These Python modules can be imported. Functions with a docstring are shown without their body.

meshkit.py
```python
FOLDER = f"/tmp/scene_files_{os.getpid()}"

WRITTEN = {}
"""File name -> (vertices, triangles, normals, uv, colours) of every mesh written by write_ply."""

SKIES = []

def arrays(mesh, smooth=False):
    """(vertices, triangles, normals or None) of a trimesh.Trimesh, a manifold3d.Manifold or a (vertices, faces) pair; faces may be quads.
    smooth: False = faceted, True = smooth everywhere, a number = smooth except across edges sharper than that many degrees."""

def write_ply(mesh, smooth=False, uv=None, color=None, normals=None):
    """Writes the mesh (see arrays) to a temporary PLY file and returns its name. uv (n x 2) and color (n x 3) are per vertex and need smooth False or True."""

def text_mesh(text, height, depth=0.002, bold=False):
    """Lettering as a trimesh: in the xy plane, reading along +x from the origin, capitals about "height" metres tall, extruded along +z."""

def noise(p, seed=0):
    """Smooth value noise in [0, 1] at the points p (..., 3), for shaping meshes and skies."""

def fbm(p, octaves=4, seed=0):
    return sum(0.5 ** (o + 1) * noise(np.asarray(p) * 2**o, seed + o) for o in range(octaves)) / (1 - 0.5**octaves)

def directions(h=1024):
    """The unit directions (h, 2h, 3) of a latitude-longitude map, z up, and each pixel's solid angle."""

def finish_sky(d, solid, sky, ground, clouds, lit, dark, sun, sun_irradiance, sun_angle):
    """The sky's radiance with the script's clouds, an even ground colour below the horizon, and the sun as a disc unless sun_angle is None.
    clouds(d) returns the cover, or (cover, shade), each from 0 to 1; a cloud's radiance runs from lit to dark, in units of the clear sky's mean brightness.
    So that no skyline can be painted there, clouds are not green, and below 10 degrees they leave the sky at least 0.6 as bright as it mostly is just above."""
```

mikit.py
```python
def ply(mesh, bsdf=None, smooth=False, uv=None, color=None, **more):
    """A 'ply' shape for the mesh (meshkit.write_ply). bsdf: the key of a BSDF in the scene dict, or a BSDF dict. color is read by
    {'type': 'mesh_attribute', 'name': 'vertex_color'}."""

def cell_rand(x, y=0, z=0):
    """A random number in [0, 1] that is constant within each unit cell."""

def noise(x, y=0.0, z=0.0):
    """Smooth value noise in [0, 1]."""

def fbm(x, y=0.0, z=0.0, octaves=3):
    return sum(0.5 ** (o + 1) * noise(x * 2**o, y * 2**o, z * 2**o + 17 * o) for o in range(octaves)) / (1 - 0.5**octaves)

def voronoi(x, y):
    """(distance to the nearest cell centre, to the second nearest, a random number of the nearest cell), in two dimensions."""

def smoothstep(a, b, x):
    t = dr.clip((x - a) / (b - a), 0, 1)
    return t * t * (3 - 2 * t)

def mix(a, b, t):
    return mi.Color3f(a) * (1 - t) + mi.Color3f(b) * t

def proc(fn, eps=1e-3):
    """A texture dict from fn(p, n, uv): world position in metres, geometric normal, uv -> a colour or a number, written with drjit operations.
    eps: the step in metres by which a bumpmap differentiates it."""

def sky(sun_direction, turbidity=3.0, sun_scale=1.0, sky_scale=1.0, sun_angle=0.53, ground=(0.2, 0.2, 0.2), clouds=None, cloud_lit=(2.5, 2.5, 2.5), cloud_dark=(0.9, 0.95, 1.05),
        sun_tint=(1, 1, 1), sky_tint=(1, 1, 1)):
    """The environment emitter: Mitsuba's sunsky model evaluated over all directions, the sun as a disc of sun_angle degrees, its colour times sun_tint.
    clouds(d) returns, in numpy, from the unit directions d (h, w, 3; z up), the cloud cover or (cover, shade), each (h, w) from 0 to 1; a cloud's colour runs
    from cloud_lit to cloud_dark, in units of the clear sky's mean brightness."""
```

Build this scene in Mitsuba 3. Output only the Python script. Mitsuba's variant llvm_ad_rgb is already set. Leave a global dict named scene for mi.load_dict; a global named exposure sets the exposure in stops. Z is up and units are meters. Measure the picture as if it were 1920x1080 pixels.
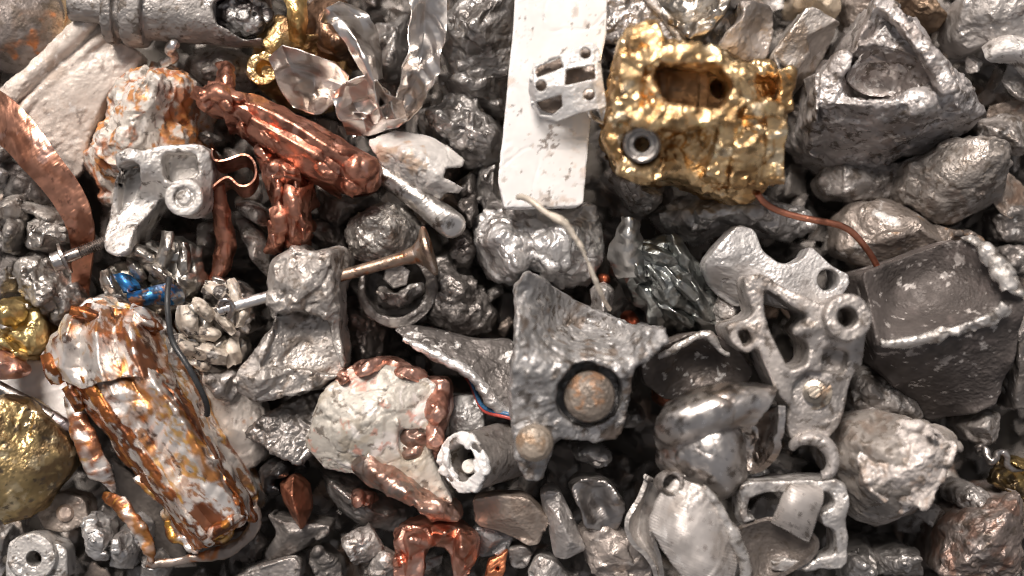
import math, random
import numpy as np, trimesh, drjit as dr, mitsuba as mi, mikit
from scipy import ndimage
from scipy.interpolate import RBFInterpolator, LinearNDInterpolator, NearestNDInterpolator, CubicSpline
from scipy.spatial import cKDTree
from mikit import noise, fbm, smoothstep
T = mi.ScalarTransform4f
random.seed(7)
scene, labels = {}, {}

# ---------------------------------------------------------------- camera, light, exposure
EYE = 700.0                      # millimetres above the middle of the heap
scene['camera'] = dict(type='thinlens', fov=37.85, fov_axis='x', near_clip=0.02, far_clip=60.0,
                       aperture_radius=0.0105, focus_distance=0.676,
                       to_world=T().look_at(origin=[0, 0, EYE / 1000], target=[0, 0, 0], up=[0, 1, 0]))
# a bright hazy sky: the veiled sun stands high beyond the top of the picture, a little to the left
scene['sky'] = mikit.sky((-0.22, 0.62, 0.75), turbidity=3, sun_scale=0.84, sun_angle=23, sky_scale=0.60,
                         clouds=lambda d: 1.0, cloud_lit=(1.0, 0.97, 1.0), sun_tint=(0.90, 0.975, 1.18), ground=(0.1, 0.1, 0.1))
exposure = 2.3

# ---------------------------------------------------------------- noise for shaping and colouring (millimetres)
_rng = np.random.default_rng(11)
_lat = ndimage.gaussian_filter(_rng.standard_normal((144, 144, 144)).astype(np.float32), 1.9, mode='wrap')
_lat *= 0.42 / _lat.std()


def N(p, wl, seed=0):
    o = np.array([(seed * 29.31) % 144, (seed * 15.77) % 144, (seed * 21.13) % 144])
    return ndimage.map_coordinates(_lat, (p * (4.0 / wl) + o).T, order=1, mode='grid-wrap', prefilter=False)


def FB(p, wl, seed=0, octaves=3, gain=0.5):
    return sum(gain ** i * N(p, wl / 2 ** i, seed + 13 * i) for i in range(octaves))


def tri(x):
    return 2 * np.abs(x - np.floor(x) - 0.5)


def relief(p, specs, seed):
    """Height of the surface relief in mm at the points p. Each spec is (kind, height, wavelength)."""
    h = np.zeros(len(p))
    for i, (kind, a, wl) in enumerate(specs):
        s = seed + 31 * i
        if kind.isupper():                                # only in some places
            kind, a = kind.lower(), a * np.clip(2.5 * N(p, 15.0, s + 3) + 0.55, 0, 1.4)
        if kind == 'f':                                   # rolling lumps
            h += a * FB(p, wl, s)
        elif kind == 'b':                                 # coarse broken grain
            h += a * np.abs(FB(p, wl, s, 2)) * 1.6 - 0.4 * a
        elif kind == 'n':                                 # one octave
            h += a * N(p, wl, s)
        elif kind == 'r':                                 # sharp ridges
            w = p + 0.35 * wl * np.stack([N(p, wl * 1.3, s + k) for k in (1, 2, 3)], 1)
            h += a * (0.5 - np.abs(N(w, wl, s))) + 0.5 * a * (0.5 - np.abs(N(w, wl * 0.47, s + 5)))
        elif kind == 'v':                                 # narrow cracks
            w = p + 0.4 * wl * np.stack([N(p, wl, s + k) for k in (1, 2, 3)], 1)
            h -= a * np.clip(1 - np.abs(N(w, wl, s)) / 0.07, 0, 1)
        elif kind == 'p':                                 # pits
            h -= a * np.clip(N(p, wl, s) - 0.45, 0, 1)
        elif kind == 'c':                                 # crumpled sheet: straight creases, bent a little
            r = np.random.default_rng(s)
            w = p + 0.22 * wl * np.stack([N(p, wl * 1.8, s + k) for k in (1, 2, 3)], 1)
            for k in range(3):
                d = r.standard_normal(3) * (1, 1, 0.5); d /= np.linalg.norm(d)
                m = np.clip(1.6 * N(p, wl * 1.8, s + 9 + k) + 0.6, 0, 1.3)
                h += a * 0.7 * m * (tri(w @ d / (wl * r.uniform(0.8, 1.7)) + r.uniform()) - 0.5)
        elif kind == 'h':                                 # broken into facets
            r = np.random.default_rng(s)
            lo, hi = p.min(0) - wl, p.max(0) + wl
            c = lo + r.random((max(8, int(np.prod((hi - lo) / wl))), 3)) * (hi - lo)
            c = c[cKDTree(p).query(c, distance_upper_bound=1.5 * wl)[0] < 1.5 * wl]
            if len(c) > 3:
                w = p + 0.2 * wl * np.stack([N(p, wl * 0.8, s + k) for k in (1, 2, 3)], 1)
                dd, ii = cKDTree(c).query(w, k=3)
                tilt = r.standard_normal((len(c), 3)) * 0.55
                off = r.standard_normal(len(c)) * 0.25
                wgt = np.exp(-dd / (0.03 * wl)); wgt /= wgt.sum(1, keepdims=True)
                val = np.einsum('nkj,nkj->nk', tilt[ii], w[:, None] - c[ii]) / wl + off[ii]
                h += a * (wgt * np.clip(val, -1, 1)).sum(1)
    return h


# ---------------------------------------------------------------- colour: a base tone, mottling, and patches of rust, dirt, paint
def paint(p, pal, seed):
    base = np.array(pal[0], float)
    var = pal[1]
    m = FB(p, 9.0, seed + 101, 4, 0.8)
    c = base * np.exp(var * np.clip(m, -2, 2))[:, None]
    for i, (col, wl, thr, soft, amt, *run) in enumerate(pal[2:]):
        q = p
        if run:                                           # streaks that run along one direction in plan
            u = np.array([math.cos(math.radians(run[0])), math.sin(math.radians(run[0])), 0])
            q = p - 0.62 * (p @ u)[:, None] * u
        q = q + 0.5 * wl * np.stack([N(p, wl * 0.6, seed + 200 + 7 * i + k) for k in (1, 2, 3)], 1)
        v = FB(q, wl, seed + 300 + 17 * i, 4, 0.6)
        w = np.clip(((v - thr) if thr > 0 else (-thr - np.abs(v))) / soft, 0, 1)[:, None] * amt      # a negative threshold gives veins
        t = np.array(col) * np.exp(0.35 * N(p, wl * 0.35, seed + 400 + i))[:, None]
        c = c * (1 - w) + t * w
    return np.clip(c, 0.004, 0.95)


# ---------------------------------------------------------------- signed-distance modelling
def smin(a, b, k):
    if k <= 0:
        return np.minimum(a, b)
    h = np.clip(0.5 + 0.5 * (b - a) / k, 0, 1)
    return b * (1 - h) + a * h - k * h * (1 - h)


def smax(a, b, k):
    return -smin(-a, -b, k)


def K(z):
    return 0.25 * (EYE - z) / EYE                         # mm per reference unit (1920 across the view) at height z


def W(q):
    x, y, z = q
    return np.array([(x - 960) * K(z), (540 - y) * K(z), z], float)


def chaikin(p, n, closed=True):
    p = np.asarray(p, float)
    for _ in range(n):
        q = np.roll(p, -1, 0)
        p = np.stack([0.86 * p + 0.14 * q, 0.14 * p + 0.86 * q], 1).reshape(-1, 2)
    return p


def nets(F, org, vox):
    """Naive surface nets: (vertices, quads) of the zero level of F."""
    s = F < 0
    c = [s[i:s.shape[0] - 1 + i, j:s.shape[1] - 1 + j, k:s.shape[2] - 1 + k] for i in (0, 1) for j in (0, 1) for k in (0, 1)]
    tot = sum(x.astype(np.int8) for x in c)
    I = np.argwhere((tot > 0) & (tot < 8))
    val = np.stack([F[I[:, 0] + i, I[:, 1] + j, I[:, 2] + k] for i in (0, 1) for j in (0, 1) for k in (0, 1)], 1)
    cor = np.array([(i, j, k) for i in (0, 1) for j in (0, 1) for k in (0, 1)], float)
    acc, cnt = np.zeros((len(I), 3)), np.zeros(len(I))
    for a in range(8):
        for b in range(a + 1, 8):
            if np.abs(cor[a] - cor[b]).sum() == 1:
                x = (val[:, a] < 0) != (val[:, b] < 0)
                t = np.where(x, val[:, a] / np.where(x, val[:, a] - val[:, b], 1), 0)
                acc += x[:, None] * (cor[a] + t[:, None] * (cor[b] - cor[a]))
                cnt += x
    V = (I + acc / cnt[:, None]) * vox + org
    idx = -np.ones(tot.shape, int)
    idx[I[:, 0], I[:, 1], I[:, 2]] = np.arange(len(I))
    Q = []
    for ax in range(3):
        u, v = (ax + 1) % 3, (ax + 2) % 3
        a = np.moveaxis(s, [ax, u, v], [0, 1, 2])
        d = np.moveaxis(idx, [ax, u, v], [0, 1, 2])
        up, dn = ~a[1:, 1:-1, 1:-1] & a[:-1, 1:-1, 1:-1], a[1:, 1:-1, 1:-1] & ~a[:-1, 1:-1, 1:-1]
        for m, flip in ((up, False), (dn, True)):
            e = np.argwhere(m)
            i, j, k = e[:, 0], e[:, 1] + 1, e[:, 2] + 1
            q = np.stack([d[i, j - 1, k - 1], d[i, j, k - 1], d[i, j, k], d[i, j - 1, k]], 1)
            Q.append(q[:, ::-1] if flip else q)
    return V, np.vstack(Q)


class G:
    """A grid of distances. Plan positions are given in reference units (1920 x 1080 across the view at the height zr), heights in mm."""

    def __init__(s, x0, y0, x1, y1, za, zb, vox=0.9, zr=None):
        s.zr = zb - 4 if zr is None else zr
        vox = vox * 0.92
        s.k, s.vox = K(s.zr), vox
        pad = 3.2
        X = np.arange((x0 - 960) * s.k - pad, (x1 - 960) * s.k + pad, vox)
        Y = np.arange((540 - y1) * s.k - pad, (540 - y0) * s.k + pad, vox)
        Z = np.arange(za - pad, zb + pad, vox)
        s.org = np.array([X[0], Y[0], Z[0]])
        s.X, s.Y, s.Z = (q.astype(np.float32) for q in (X[:, None, None], Y[None, :, None], Z[None, None, :]))
        s.shape = (len(X), len(Y), len(Z))
        s.D = np.full(s.shape, 1e3)

    def w(s, q):
        return np.array([(q[0] - 960) * s.k, (540 - q[1]) * s.k, q[2] if len(q) > 2 else 0.0])

    def poly(s, pts, ch=1):
        p = chaikin(pts, ch)
        p = np.stack([(p[:, 0] - 960) * s.k, (540 - p[:, 1]) * s.k], 1)
        X, Y = s.X[:, :, 0], s.Y[:, :, 0]
        best, ins = np.full((s.shape[0], s.shape[1]), 1e9), np.zeros((s.shape[0], s.shape[1]), bool)
        for a, b in zip(p, np.roll(p, -1, 0)):
            e = b - a
            t = np.clip(((X - a[0]) * e[0] + (Y - a[1]) * e[1]) / max(e @ e, 1e-9), 0, 1)
            best = np.minimum(best, (X - a[0] - t * e[0]) ** 2 + (Y - a[1] - t * e[1]) ** 2)
            if a[1] != b[1]:
                ins ^= ((a[1] > Y) != (b[1] > Y)) & (X < (b[0] - a[0]) * (Y - a[1]) / (b[1] - a[1]) + a[0])
        return np.where(ins, -1, 1)[:, :, None] * np.sqrt(best)[:, :, None]

    def height(s, hs, mode='tps'):
        if np.isscalar(hs):
            return np.full((s.shape[0], s.shape[1], 1), float(hs)), 1.0
        a = np.array([s.w(q) for q in hs])
        X, Y = np.broadcast_arrays(s.X[:, :, 0], s.Y[:, :, 0])
        q = np.stack([X.ravel(), Y.ravel()], 1)
        if mode == 'tps':
            h = RBFInterpolator(a[:, :2], a[:, 2], kernel='thin_plate_spline', smoothing=0.5)(q)
        else:
            h = LinearNDInterpolator(a[:, :2], a[:, 2])(q)
            h = np.where(np.isnan(h), NearestNDInterpolator(a[:, :2], a[:, 2])(q), h)
        h = h.reshape(X.shape)
        if mode != 'tps':
            h = ndimage.gaussian_filter(h, 3.0 / s.vox if mode == 'soft' else 0.45)
        h = np.clip(h, a[:, 2].min() - 4, a[:, 2].max() + 4)
        gx, gy = np.gradient(h, s.vox)
        return h[:, :, None], np.sqrt(1 + np.minimum(gx ** 2 + gy ** 2, 9))[:, :, None]

    def slab(s, out, hs, zb, mode='tps', r=2.0, ch=1, taper=0.0):
        """What stands between the height zb and the surface hs inside the outline; taper widens it downwards."""
        h, g = s.height(hs, mode)
        d2 = s.poly(out, ch)
        lo = s.height(zb)[0] if not np.isscalar(zb) else zb
        r = 0.6 * r
        return smax(smax(d2 - taper * np.clip(h - s.Z, 0, 40), (s.Z - h) / g, r), lo - s.Z, r)

    def shell(s, out, hs, t, mode='tps', r=0.6, ch=1):
        """A sheet of thickness t that follows the surface hs inside the outline."""
        h, g = s.height(hs, mode)
        return smax(s.poly(out, ch), np.abs(s.Z - h) / g - t / 2, r)

    def cyl(s, a, b, r, r2=None, r_edge=0.6):
        a, b = s.w(a), s.w(b)
        L = np.linalg.norm(b - a); u = (b - a) / L
        x, y, z = s.X - a[0], s.Y - a[1], s.Z - a[2]
        t = x * u[0] + y * u[1] + z * u[2]
        q = np.sqrt(np.maximum(x * x + y * y + z * z - t * t, 0))
        rr = r if r2 is None else r + (r2 - r) * np.clip(t / L, 0, 1)
        return smax(q - rr, np.abs(t - L / 2) - L / 2, r_edge)

    def cap(s, a, b, r, r2=None):
        a, b = s.w(a), s.w(b)
        e = b - a
        x, y, z = s.X - a[0], s.Y - a[1], s.Z - a[2]
        t = np.clip((x * e[0] + y * e[1] + z * e[2]) / (e @ e), 0, 1)
        return np.sqrt((x - t * e[0]) ** 2 + (y - t * e[1]) ** 2 + (z - t * e[2]) ** 2) - (r if r2 is None else r + (r2 - r) * t)

    def bar(s, a, b, w, hh, k=0.4):
        """A square bar from a to b, half width w, half height hh."""
        a, b = s.w(a), s.w(b)
        L = math.hypot(b[0] - a[0], b[1] - a[1])
        ux, uy = (b[0] - a[0]) / L, (b[1] - a[1]) / L
        t = (s.X - a[0]) * ux + (s.Y - a[1]) * uy
        v = -(s.X - a[0]) * uy + (s.Y - a[1]) * ux
        return smax(smax(np.abs(t - L / 2) - L / 2, np.abs(v) - w, k), np.abs(s.Z - a[2] - t * (b[2] - a[2]) / L) - hh, k)

    def ell(s, c, rad, ang=0.0):
        c = s.w(c)
        ca, sa = math.cos(math.radians(ang)), math.sin(math.radians(ang))
        x, y = s.X - c[0], s.Y - c[1]
        k = np.sqrt(((x * ca + y * sa) / rad[0]) ** 2 + ((-x * sa + y * ca) / rad[1]) ** 2 + ((s.Z - c[2]) / rad[2]) ** 2)
        return (k - 1) * min(rad)

    def box(s, c, half, ang=0.0, r=0.6, tilt=(0.0, 0.0)):
        c = s.w(c)
        ca, sa = math.cos(math.radians(ang)), math.sin(math.radians(ang))
        x, y = s.X - c[0], s.Y - c[1]
        u, v = x * ca + y * sa, -x * sa + y * ca
        z = s.Z - c[2] - tilt[0] * u - tilt[1] * v
        return smax(smax(np.abs(u) - half[0], np.abs(v) - half[1], r), np.abs(z) - half[2], r)

    def half(s, c, n):
        """The space on the side of c that n points away from."""
        c, n = s.w(c), np.array(n, float)
        n /= np.linalg.norm(n)
        return (s.X - c[0]) * n[0] + (s.Y - c[1]) * n[1] + (s.Z - c[2]) * n[2]

    def add(s, d, k=1.0):
        s.D = np.broadcast_to(d, s.shape) if s.D.min() > 900 else smin(s.D, d, k)
        return s

    def cut(s, d, k=0.8):
        s.D = smax(s.D, -d, k)
        return s

    def keep(s, d, k=0.8):
        s.D = smax(s.D, d, k)
        return s

    def rag(s, amp, wl, seed=0):
        """Roughens what has been built so far, before further pieces are added."""
        i = [((np.arange(m) * s.vox * 4.0 / wl + 37 * (seed + k)) % 144) for k, m in enumerate(s.shape)]
        D = _lat
        for ax in range(3):                               # separable linear interpolation
            a = np.floor(i[ax]).astype(int); f = (i[ax] - a).astype(np.float32).reshape([-1 if k == ax else 1 for k in range(3)])
            D = np.take(D, a % 144, ax) * (1 - f) + np.take(D, (a + 1) % 144, ax) * f
        s.D = s.D + amp * D
        return s

    def mesh(s):
        F = np.array(np.broadcast_to(s.D, s.shape))
        for ax in range(3):                               # never leaves the grid open
            for e in (0, -1):
                i = [slice(None)] * 3; i[ax] = e
                F[tuple(i)] = np.maximum(F[tuple(i)], 0.3 * s.vox)
        return nets(F, s.org, s.vox)


def normals(V, F):
    n = np.zeros_like(V)
    t = F if F.shape[1] == 3 else np.vstack([F[:, [0, 1, 2]], F[:, [0, 2, 3]]])
    c = np.cross(V[t[:, 1]] - V[t[:, 0]], V[t[:, 2]] - V[t[:, 0]])
    for k in range(3):
        np.add.at(n, t[:, k], c)
    return n / np.maximum(np.linalg.norm(n, axis=1, keepdims=True), 1e-12)


def resample(rows, nu, nv, order=3):
    """A smooth (nu, nv, 3) surface in mm through a net of points."""
    P = np.array([[W(q) for q in r] for r in rows])
    for ax, n in ((0, nu), (1, nv)):
        m = P.shape[ax]
        t, u = np.linspace(0, 1, m), np.linspace(0, 1, n)
        if order == 3 and m > 2:
            P = CubicSpline(t, P, axis=ax)(u)
        else:
            i = np.clip((u * (m - 1)).astype(int), 0, m - 2)
            f = (u * (m - 1) - i).reshape([-1 if a == ax else 1 for a in range(3)])
            P = np.take(P, i, ax) * (1 - f) + np.take(P, i + 1, ax) * f
    return P


def sheet(rows, t=0.7, step=0.8, specs=(), seed=0, ragged=0.0, order=3, holes=()):
    """A bent sheet of thickness t through a net of points, with relief, ragged edges, and round holes (u, v, radius in mm)."""
    P = resample(rows, 12, 12, order)
    lu = np.linalg.norm(np.diff(P, axis=0), axis=2).sum(0).max(); lv = np.linalg.norm(np.diff(P, axis=1), axis=2).sum(1).max()
    nu, nv = max(4, int(lu / step)), max(4, int(lv / step))
    P = resample(rows, nu, nv, order)
    if ragged:
        for e, ax in ((0, 0), (-1, 0), (0, 1), (-1, 1)):
            edge = P[e] if ax == 0 else P[:, e]
            inner = P[e + 3 if e == 0 else -4] if ax == 0 else P[:, 3 if e == 0 else -4]
            d = edge - inner
            d /= np.maximum(np.linalg.norm(d, axis=1, keepdims=True), 1e-6)
            sh = ragged * (FB(edge, 7.0, seed + 77) - 0.2)
            for k in range(4):
                i = k if e == 0 else -1 - k
                f = (1 - k / 4) * sh[:, None] * d
                if ax == 0: P[i] = P[i] + f
                else: P[:, i] = P[:, i] + f
    q = np.arange(nu * nv).reshape(nu, nv)
    F = np.stack([q[:-1, :-1], q[1:, :-1], q[1:, 1:], q[:-1, 1:]], -1).reshape(-1, 4)
    V = P.reshape(-1, 3)
    n = normals(V, F)
    if n[:, 2].sum() < 0:
        F, n = F[:, ::-1], -n
    if specs:
        V = V + n * relief(V, specs, seed)[:, None]
        n = normals(V, F)
    if holes:
        keep = np.ones(len(F), bool)
        cen = V[F].mean(1)
        for (u, v, r) in holes:
            c = P[int(u * (nu - 1)), int(v * (nv - 1))]
            keep &= np.linalg.norm(cen - c, axis=1) > r
        F = F[keep]
    A, B = V + n * t / 2, V - n * t / 2
    e = np.sort(np.stack([F, np.roll(F, -1, 1)], -1).reshape(-1, 2), 1)
    d = np.stack([F, np.roll(F, -1, 1)], -1).reshape(-1, 2)
    _, inv, cnt = np.unique(e, axis=0, return_inverse=True, return_counts=True)
    bd = d[cnt[inv.ravel()] == 1]
    m = len(V)
    ids = np.unique(bd)
    pos = -np.ones(m, int); pos[ids] = np.arange(len(ids))
    S = np.vstack([A, B, A[ids], B[ids]])
    ia, ib = 2 * m + pos, 2 * m + len(ids) + pos
    walls = np.stack([ia[bd[:, 1]], ia[bd[:, 0]], ib[bd[:, 0]], ib[bd[:, 1]]], 1)
    return S, np.vstack([F, F[:, ::-1] + m, walls])


def tube(pts, r, sides=14, step=1.0, specs=(), seed=0, flat=1.0):
    """A wire, rod or hose through the points (reference units, height in mm); r a number or one radius per point; flat < 1 flattens it."""
    P = np.array([W(q) for q in pts])
    t = np.r_[0, np.cumsum(np.linalg.norm(np.diff(P, axis=0), axis=1))]
    n = max(6, int(t[-1] / step))
    u = np.linspace(0, t[-1], n)
    C = CubicSpline(t, P)(u) if len(P) > 2 else P[0] + (P[-1] - P[0]) * (u / t[-1])[:, None]
    R = np.interp(u, t, r) if not np.isscalar(r) else np.full(n, float(r))
    d = np.gradient(C, axis=0); d /= np.linalg.norm(d, axis=1, keepdims=True)
    a = np.cross(d, [0, 0, 1.0]); a /= np.maximum(np.linalg.norm(a, axis=1, keepdims=True), 1e-6)
    b = np.cross(a, d)
    th = np.linspace(0, 2 * np.pi, sides, endpoint=False)
    V = C[:, None] + R[:, None, None] * (np.cos(th)[None, :, None] * a[:, None] + flat * np.sin(th)[None, :, None] * b[:, None])
    V = np.concatenate([V.reshape(-1, 3), C[[0, -1]]])
    q = np.arange(n * sides).reshape(n, sides)
    F = np.stack([q[:-1], np.roll(q, -1, 1)[:-1], np.roll(q, -1, 1)[1:], q[1:]], -1).reshape(-1, 4)
    F = np.vstack([F[:, [0, 1, 2]], F[:, [0, 2, 3]]])
    caps = [np.stack([np.full(sides, n * sides), np.roll(q[0], -1), q[0]], 1), np.stack([np.full(sides, n * sides + 1), q[-1], np.roll(q[-1], -1)], 1)]
    F = np.vstack([F, *caps])
    if np.einsum('ij,ij->i', V[F[:, 0]], np.cross(V[F[:, 1]], V[F[:, 2]])).sum() < 0:
        F = F[:, ::-1]
    if specs:
        V = V + normals(V, F) * relief(V, specs, seed)[:, None]
    return V, F


def lathe(a, b, prof, sides=48):
    """Turned piece on the axis from a to b: prof is a list of (distance along the axis in mm, radius in mm)."""
    a, b = W(a), W(b)
    u = (b - a) / np.linalg.norm(b - a)
    e = np.cross(u, [0.3, 0.2, 0.9]); e /= np.linalg.norm(e)
    f = np.cross(u, e)
    th = np.linspace(0, 2 * np.pi, sides, endpoint=False)
    pr = []
    for (p, q) in zip(prof[:-1], prof[1:]):               # doubled so that edges stay crisp
        m = max(1, int(math.dist(p, q) / 0.8))
        pr += [(p[0] + (q[0] - p[0]) * i / m, p[1] + (q[1] - p[1]) * i / m) for i in range(m)]
        pr += [(q[0] - 1e-3 * (q[0] - p[0]), q[1] - 1e-3 * (q[1] - p[1]))]
    pr = np.array(pr + [prof[-1]])
    ring = np.cos(th)[:, None] * e + np.sin(th)[:, None] * f
    V = (a + pr[:, 0, None, None] * u + np.maximum(pr[:, 1], 1e-3)[:, None, None] * ring[None]).reshape(-1, 3)
    q = np.arange(len(V)).reshape(len(pr), sides)
    F = np.stack([q[:-1], q[1:], np.roll(q, -1, 1)[1:], np.roll(q, -1, 1)[:-1]], -1).reshape(-1, 4)
    F = np.vstack([F[:, [0, 1, 2]], F[:, [0, 2, 3]]])
    c = V - a
    if np.einsum('ij,ij->i', c[F[:, 0]], np.cross(c[F[:, 1]], c[F[:, 2]])).sum() < 0:
        F = F[:, ::-1]
    return V, F


def hexhead(a, b, r, L, sides=6):
    return lathe(a, b, [(0, 0), (0, r * 0.9), (0.5, r), (L - 0.5, r), (L, r * 0.9), (L, 0)], sides)


# ---------------------------------------------------------------- materials: the tone is the thing's own, per vertex; grain and scratches are relief
def grain(p, n, uv):
    return fbm(p.x * 900, p.y * 900, p.z * 900, 3)


def coarse(p, n, uv):
    return fbm(p.x * 420, p.y * 420, p.z * 420, 4)


def scratch(p, n, uv):
    return 0.6 * noise(p.x * 260 + p.y * 160, p.y * 1500 - p.x * 1100, p.z * 900) + 0.4 * noise(p.x * 1300 + p.y * 300, p.y * 200, p.z * 700)


def uneven(lo, hi):
    def fn(p, n, uv):
        return lo + (hi - lo) * smoothstep(0.3, 0.7, fbm(p.x * 240, p.y * 240, p.z * 240, 3))
    return mikit.proc(fn)


def material(key, metallic, lo, hi, bump=None, height=0.0, **more):
    b = {'type': 'principled', 'base_color': {'type': 'mesh_attribute', 'name': 'vertex_color'}, 'metallic': float(metallic), 'roughness': uneven(lo, hi), **more}
    if bump is not None:
        b = {'type': 'bumpmap', 'arbitrary': mikit.proc(bump, eps=3e-4), 'scale': height, 'bsdf': b}
    scene[key] = {'type': 'twosided', 'bsdf': b}


material('chrome', 1.0, 0.24, 0.42)
material('satin', 1.0, 0.28, 0.50, scratch, 0.00020)
material('cast', 0.82, 0.46, 0.72, grain, 0.00060)
material('ore', 0.86, 0.40, 0.64, coarse, 0.0013)
material('dull', 0.60, 0.42, 0.70, grain, 0.0006)
material('rusty', 0.78, 0.26, 0.50, grain, 0.00022)
material('copper', 1.0, 0.30, 0.52, scratch, 0.00022)
material('brass', 1.0, 0.30, 0.52, grain, 0.0005)
material('scale', 0.35, 0.55, 0.80, grain, 0.0006)
material('painted', 0.0, 0.35, 0.55, grain, 0.00010)


def ribs(p, n, uv):
    return 0.5 + 0.5 * dr.sin((p.x * 0.40 + p.y * 0.92) * 5000)


material('ribbed', 0.6, 0.35, 0.5, ribs, 0.00030)
material('stone', 0.25, 0.45, 0.70, grain, 0.00035)

# palettes: (base tone, mottling, (patch tone, size mm, threshold, softness, strength) ...)
DIRT = ((0.12, 0.098, 0.08), 2.8, 0.48, 0.3, 0.8)       # small dark specks
CHIP = ((0.82, 0.80, 0.78), 3.0, 0.75, 0.25, 0.75)           # small bright scuffs
GREY = ((0.47, 0.445, 0.43), 0.22, ((0.20, 0.175, 0.16), 12, 0.3, 0.4, 0.75), ((0.72, 0.70, 0.68), 7, 0.55, 0.3, 0.7), DIRT, CHIP)
PALE = ((0.66, 0.635, 0.61), 0.16, ((0.34, 0.30, 0.27), 11, 0.4, 0.4, 0.65), DIRT, CHIP)
MID = ((0.34, 0.315, 0.30), 0.22, ((0.15, 0.13, 0.115), 10, 0.3, 0.4, 0.75), ((0.56, 0.535, 0.515), 6, 0.6, 0.3, 0.7), DIRT, CHIP)
DARK = ((0.15, 0.137, 0.13), 0.3, ((0.30, 0.28, 0.26), 7, 0.6, 0.4, 0.6), ((0.10, 0.085, 0.075), 12, 0.3, 0.5, 0.6), CHIP)
BROWN = ((0.25, 0.215, 0.19), 0.25, ((0.14, 0.10, 0.08), 10, 0.35, 0.5, 0.7), ((0.50, 0.46, 0.43), 5, 0.8, 0.3, 0.6), DIRT)
SILVER = ((0.76, 0.735, 0.715), 0.15, ((0.42, 0.38, 0.355), 12, 0.45, 0.4, 0.6), DIRT)
COPPER = ((0.68, 0.335, 0.225), 0.22, ((0.36, 0.15, 0.09), 14, 0.15, 0.5, 0.85), ((0.82, 0.54, 0.46), 8, 0.6, 0.4, 0.6), ((0.25, 0.11, 0.08), 2.5, 0.85, 0.25, 0.7))
GOLD = ((0.76, 0.55, 0.27), 0.2, ((0.34, 0.20, 0.085), 11, 0.3, 0.4, 0.85), ((0.88, 0.74, 0.50), 8, 0.5, 0.4, 0.7), ((0.22, 0.13, 0.06), 2.6, 0.75, 0.25, 0.7))

_top = np.full((240, 160), -62.0)                         # highest point so far on a 3 mm grid
_where = {}                                              # points of every named thing, to say what a chip lies beside
_seed = [0]
_mesh_count = [0]


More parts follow.
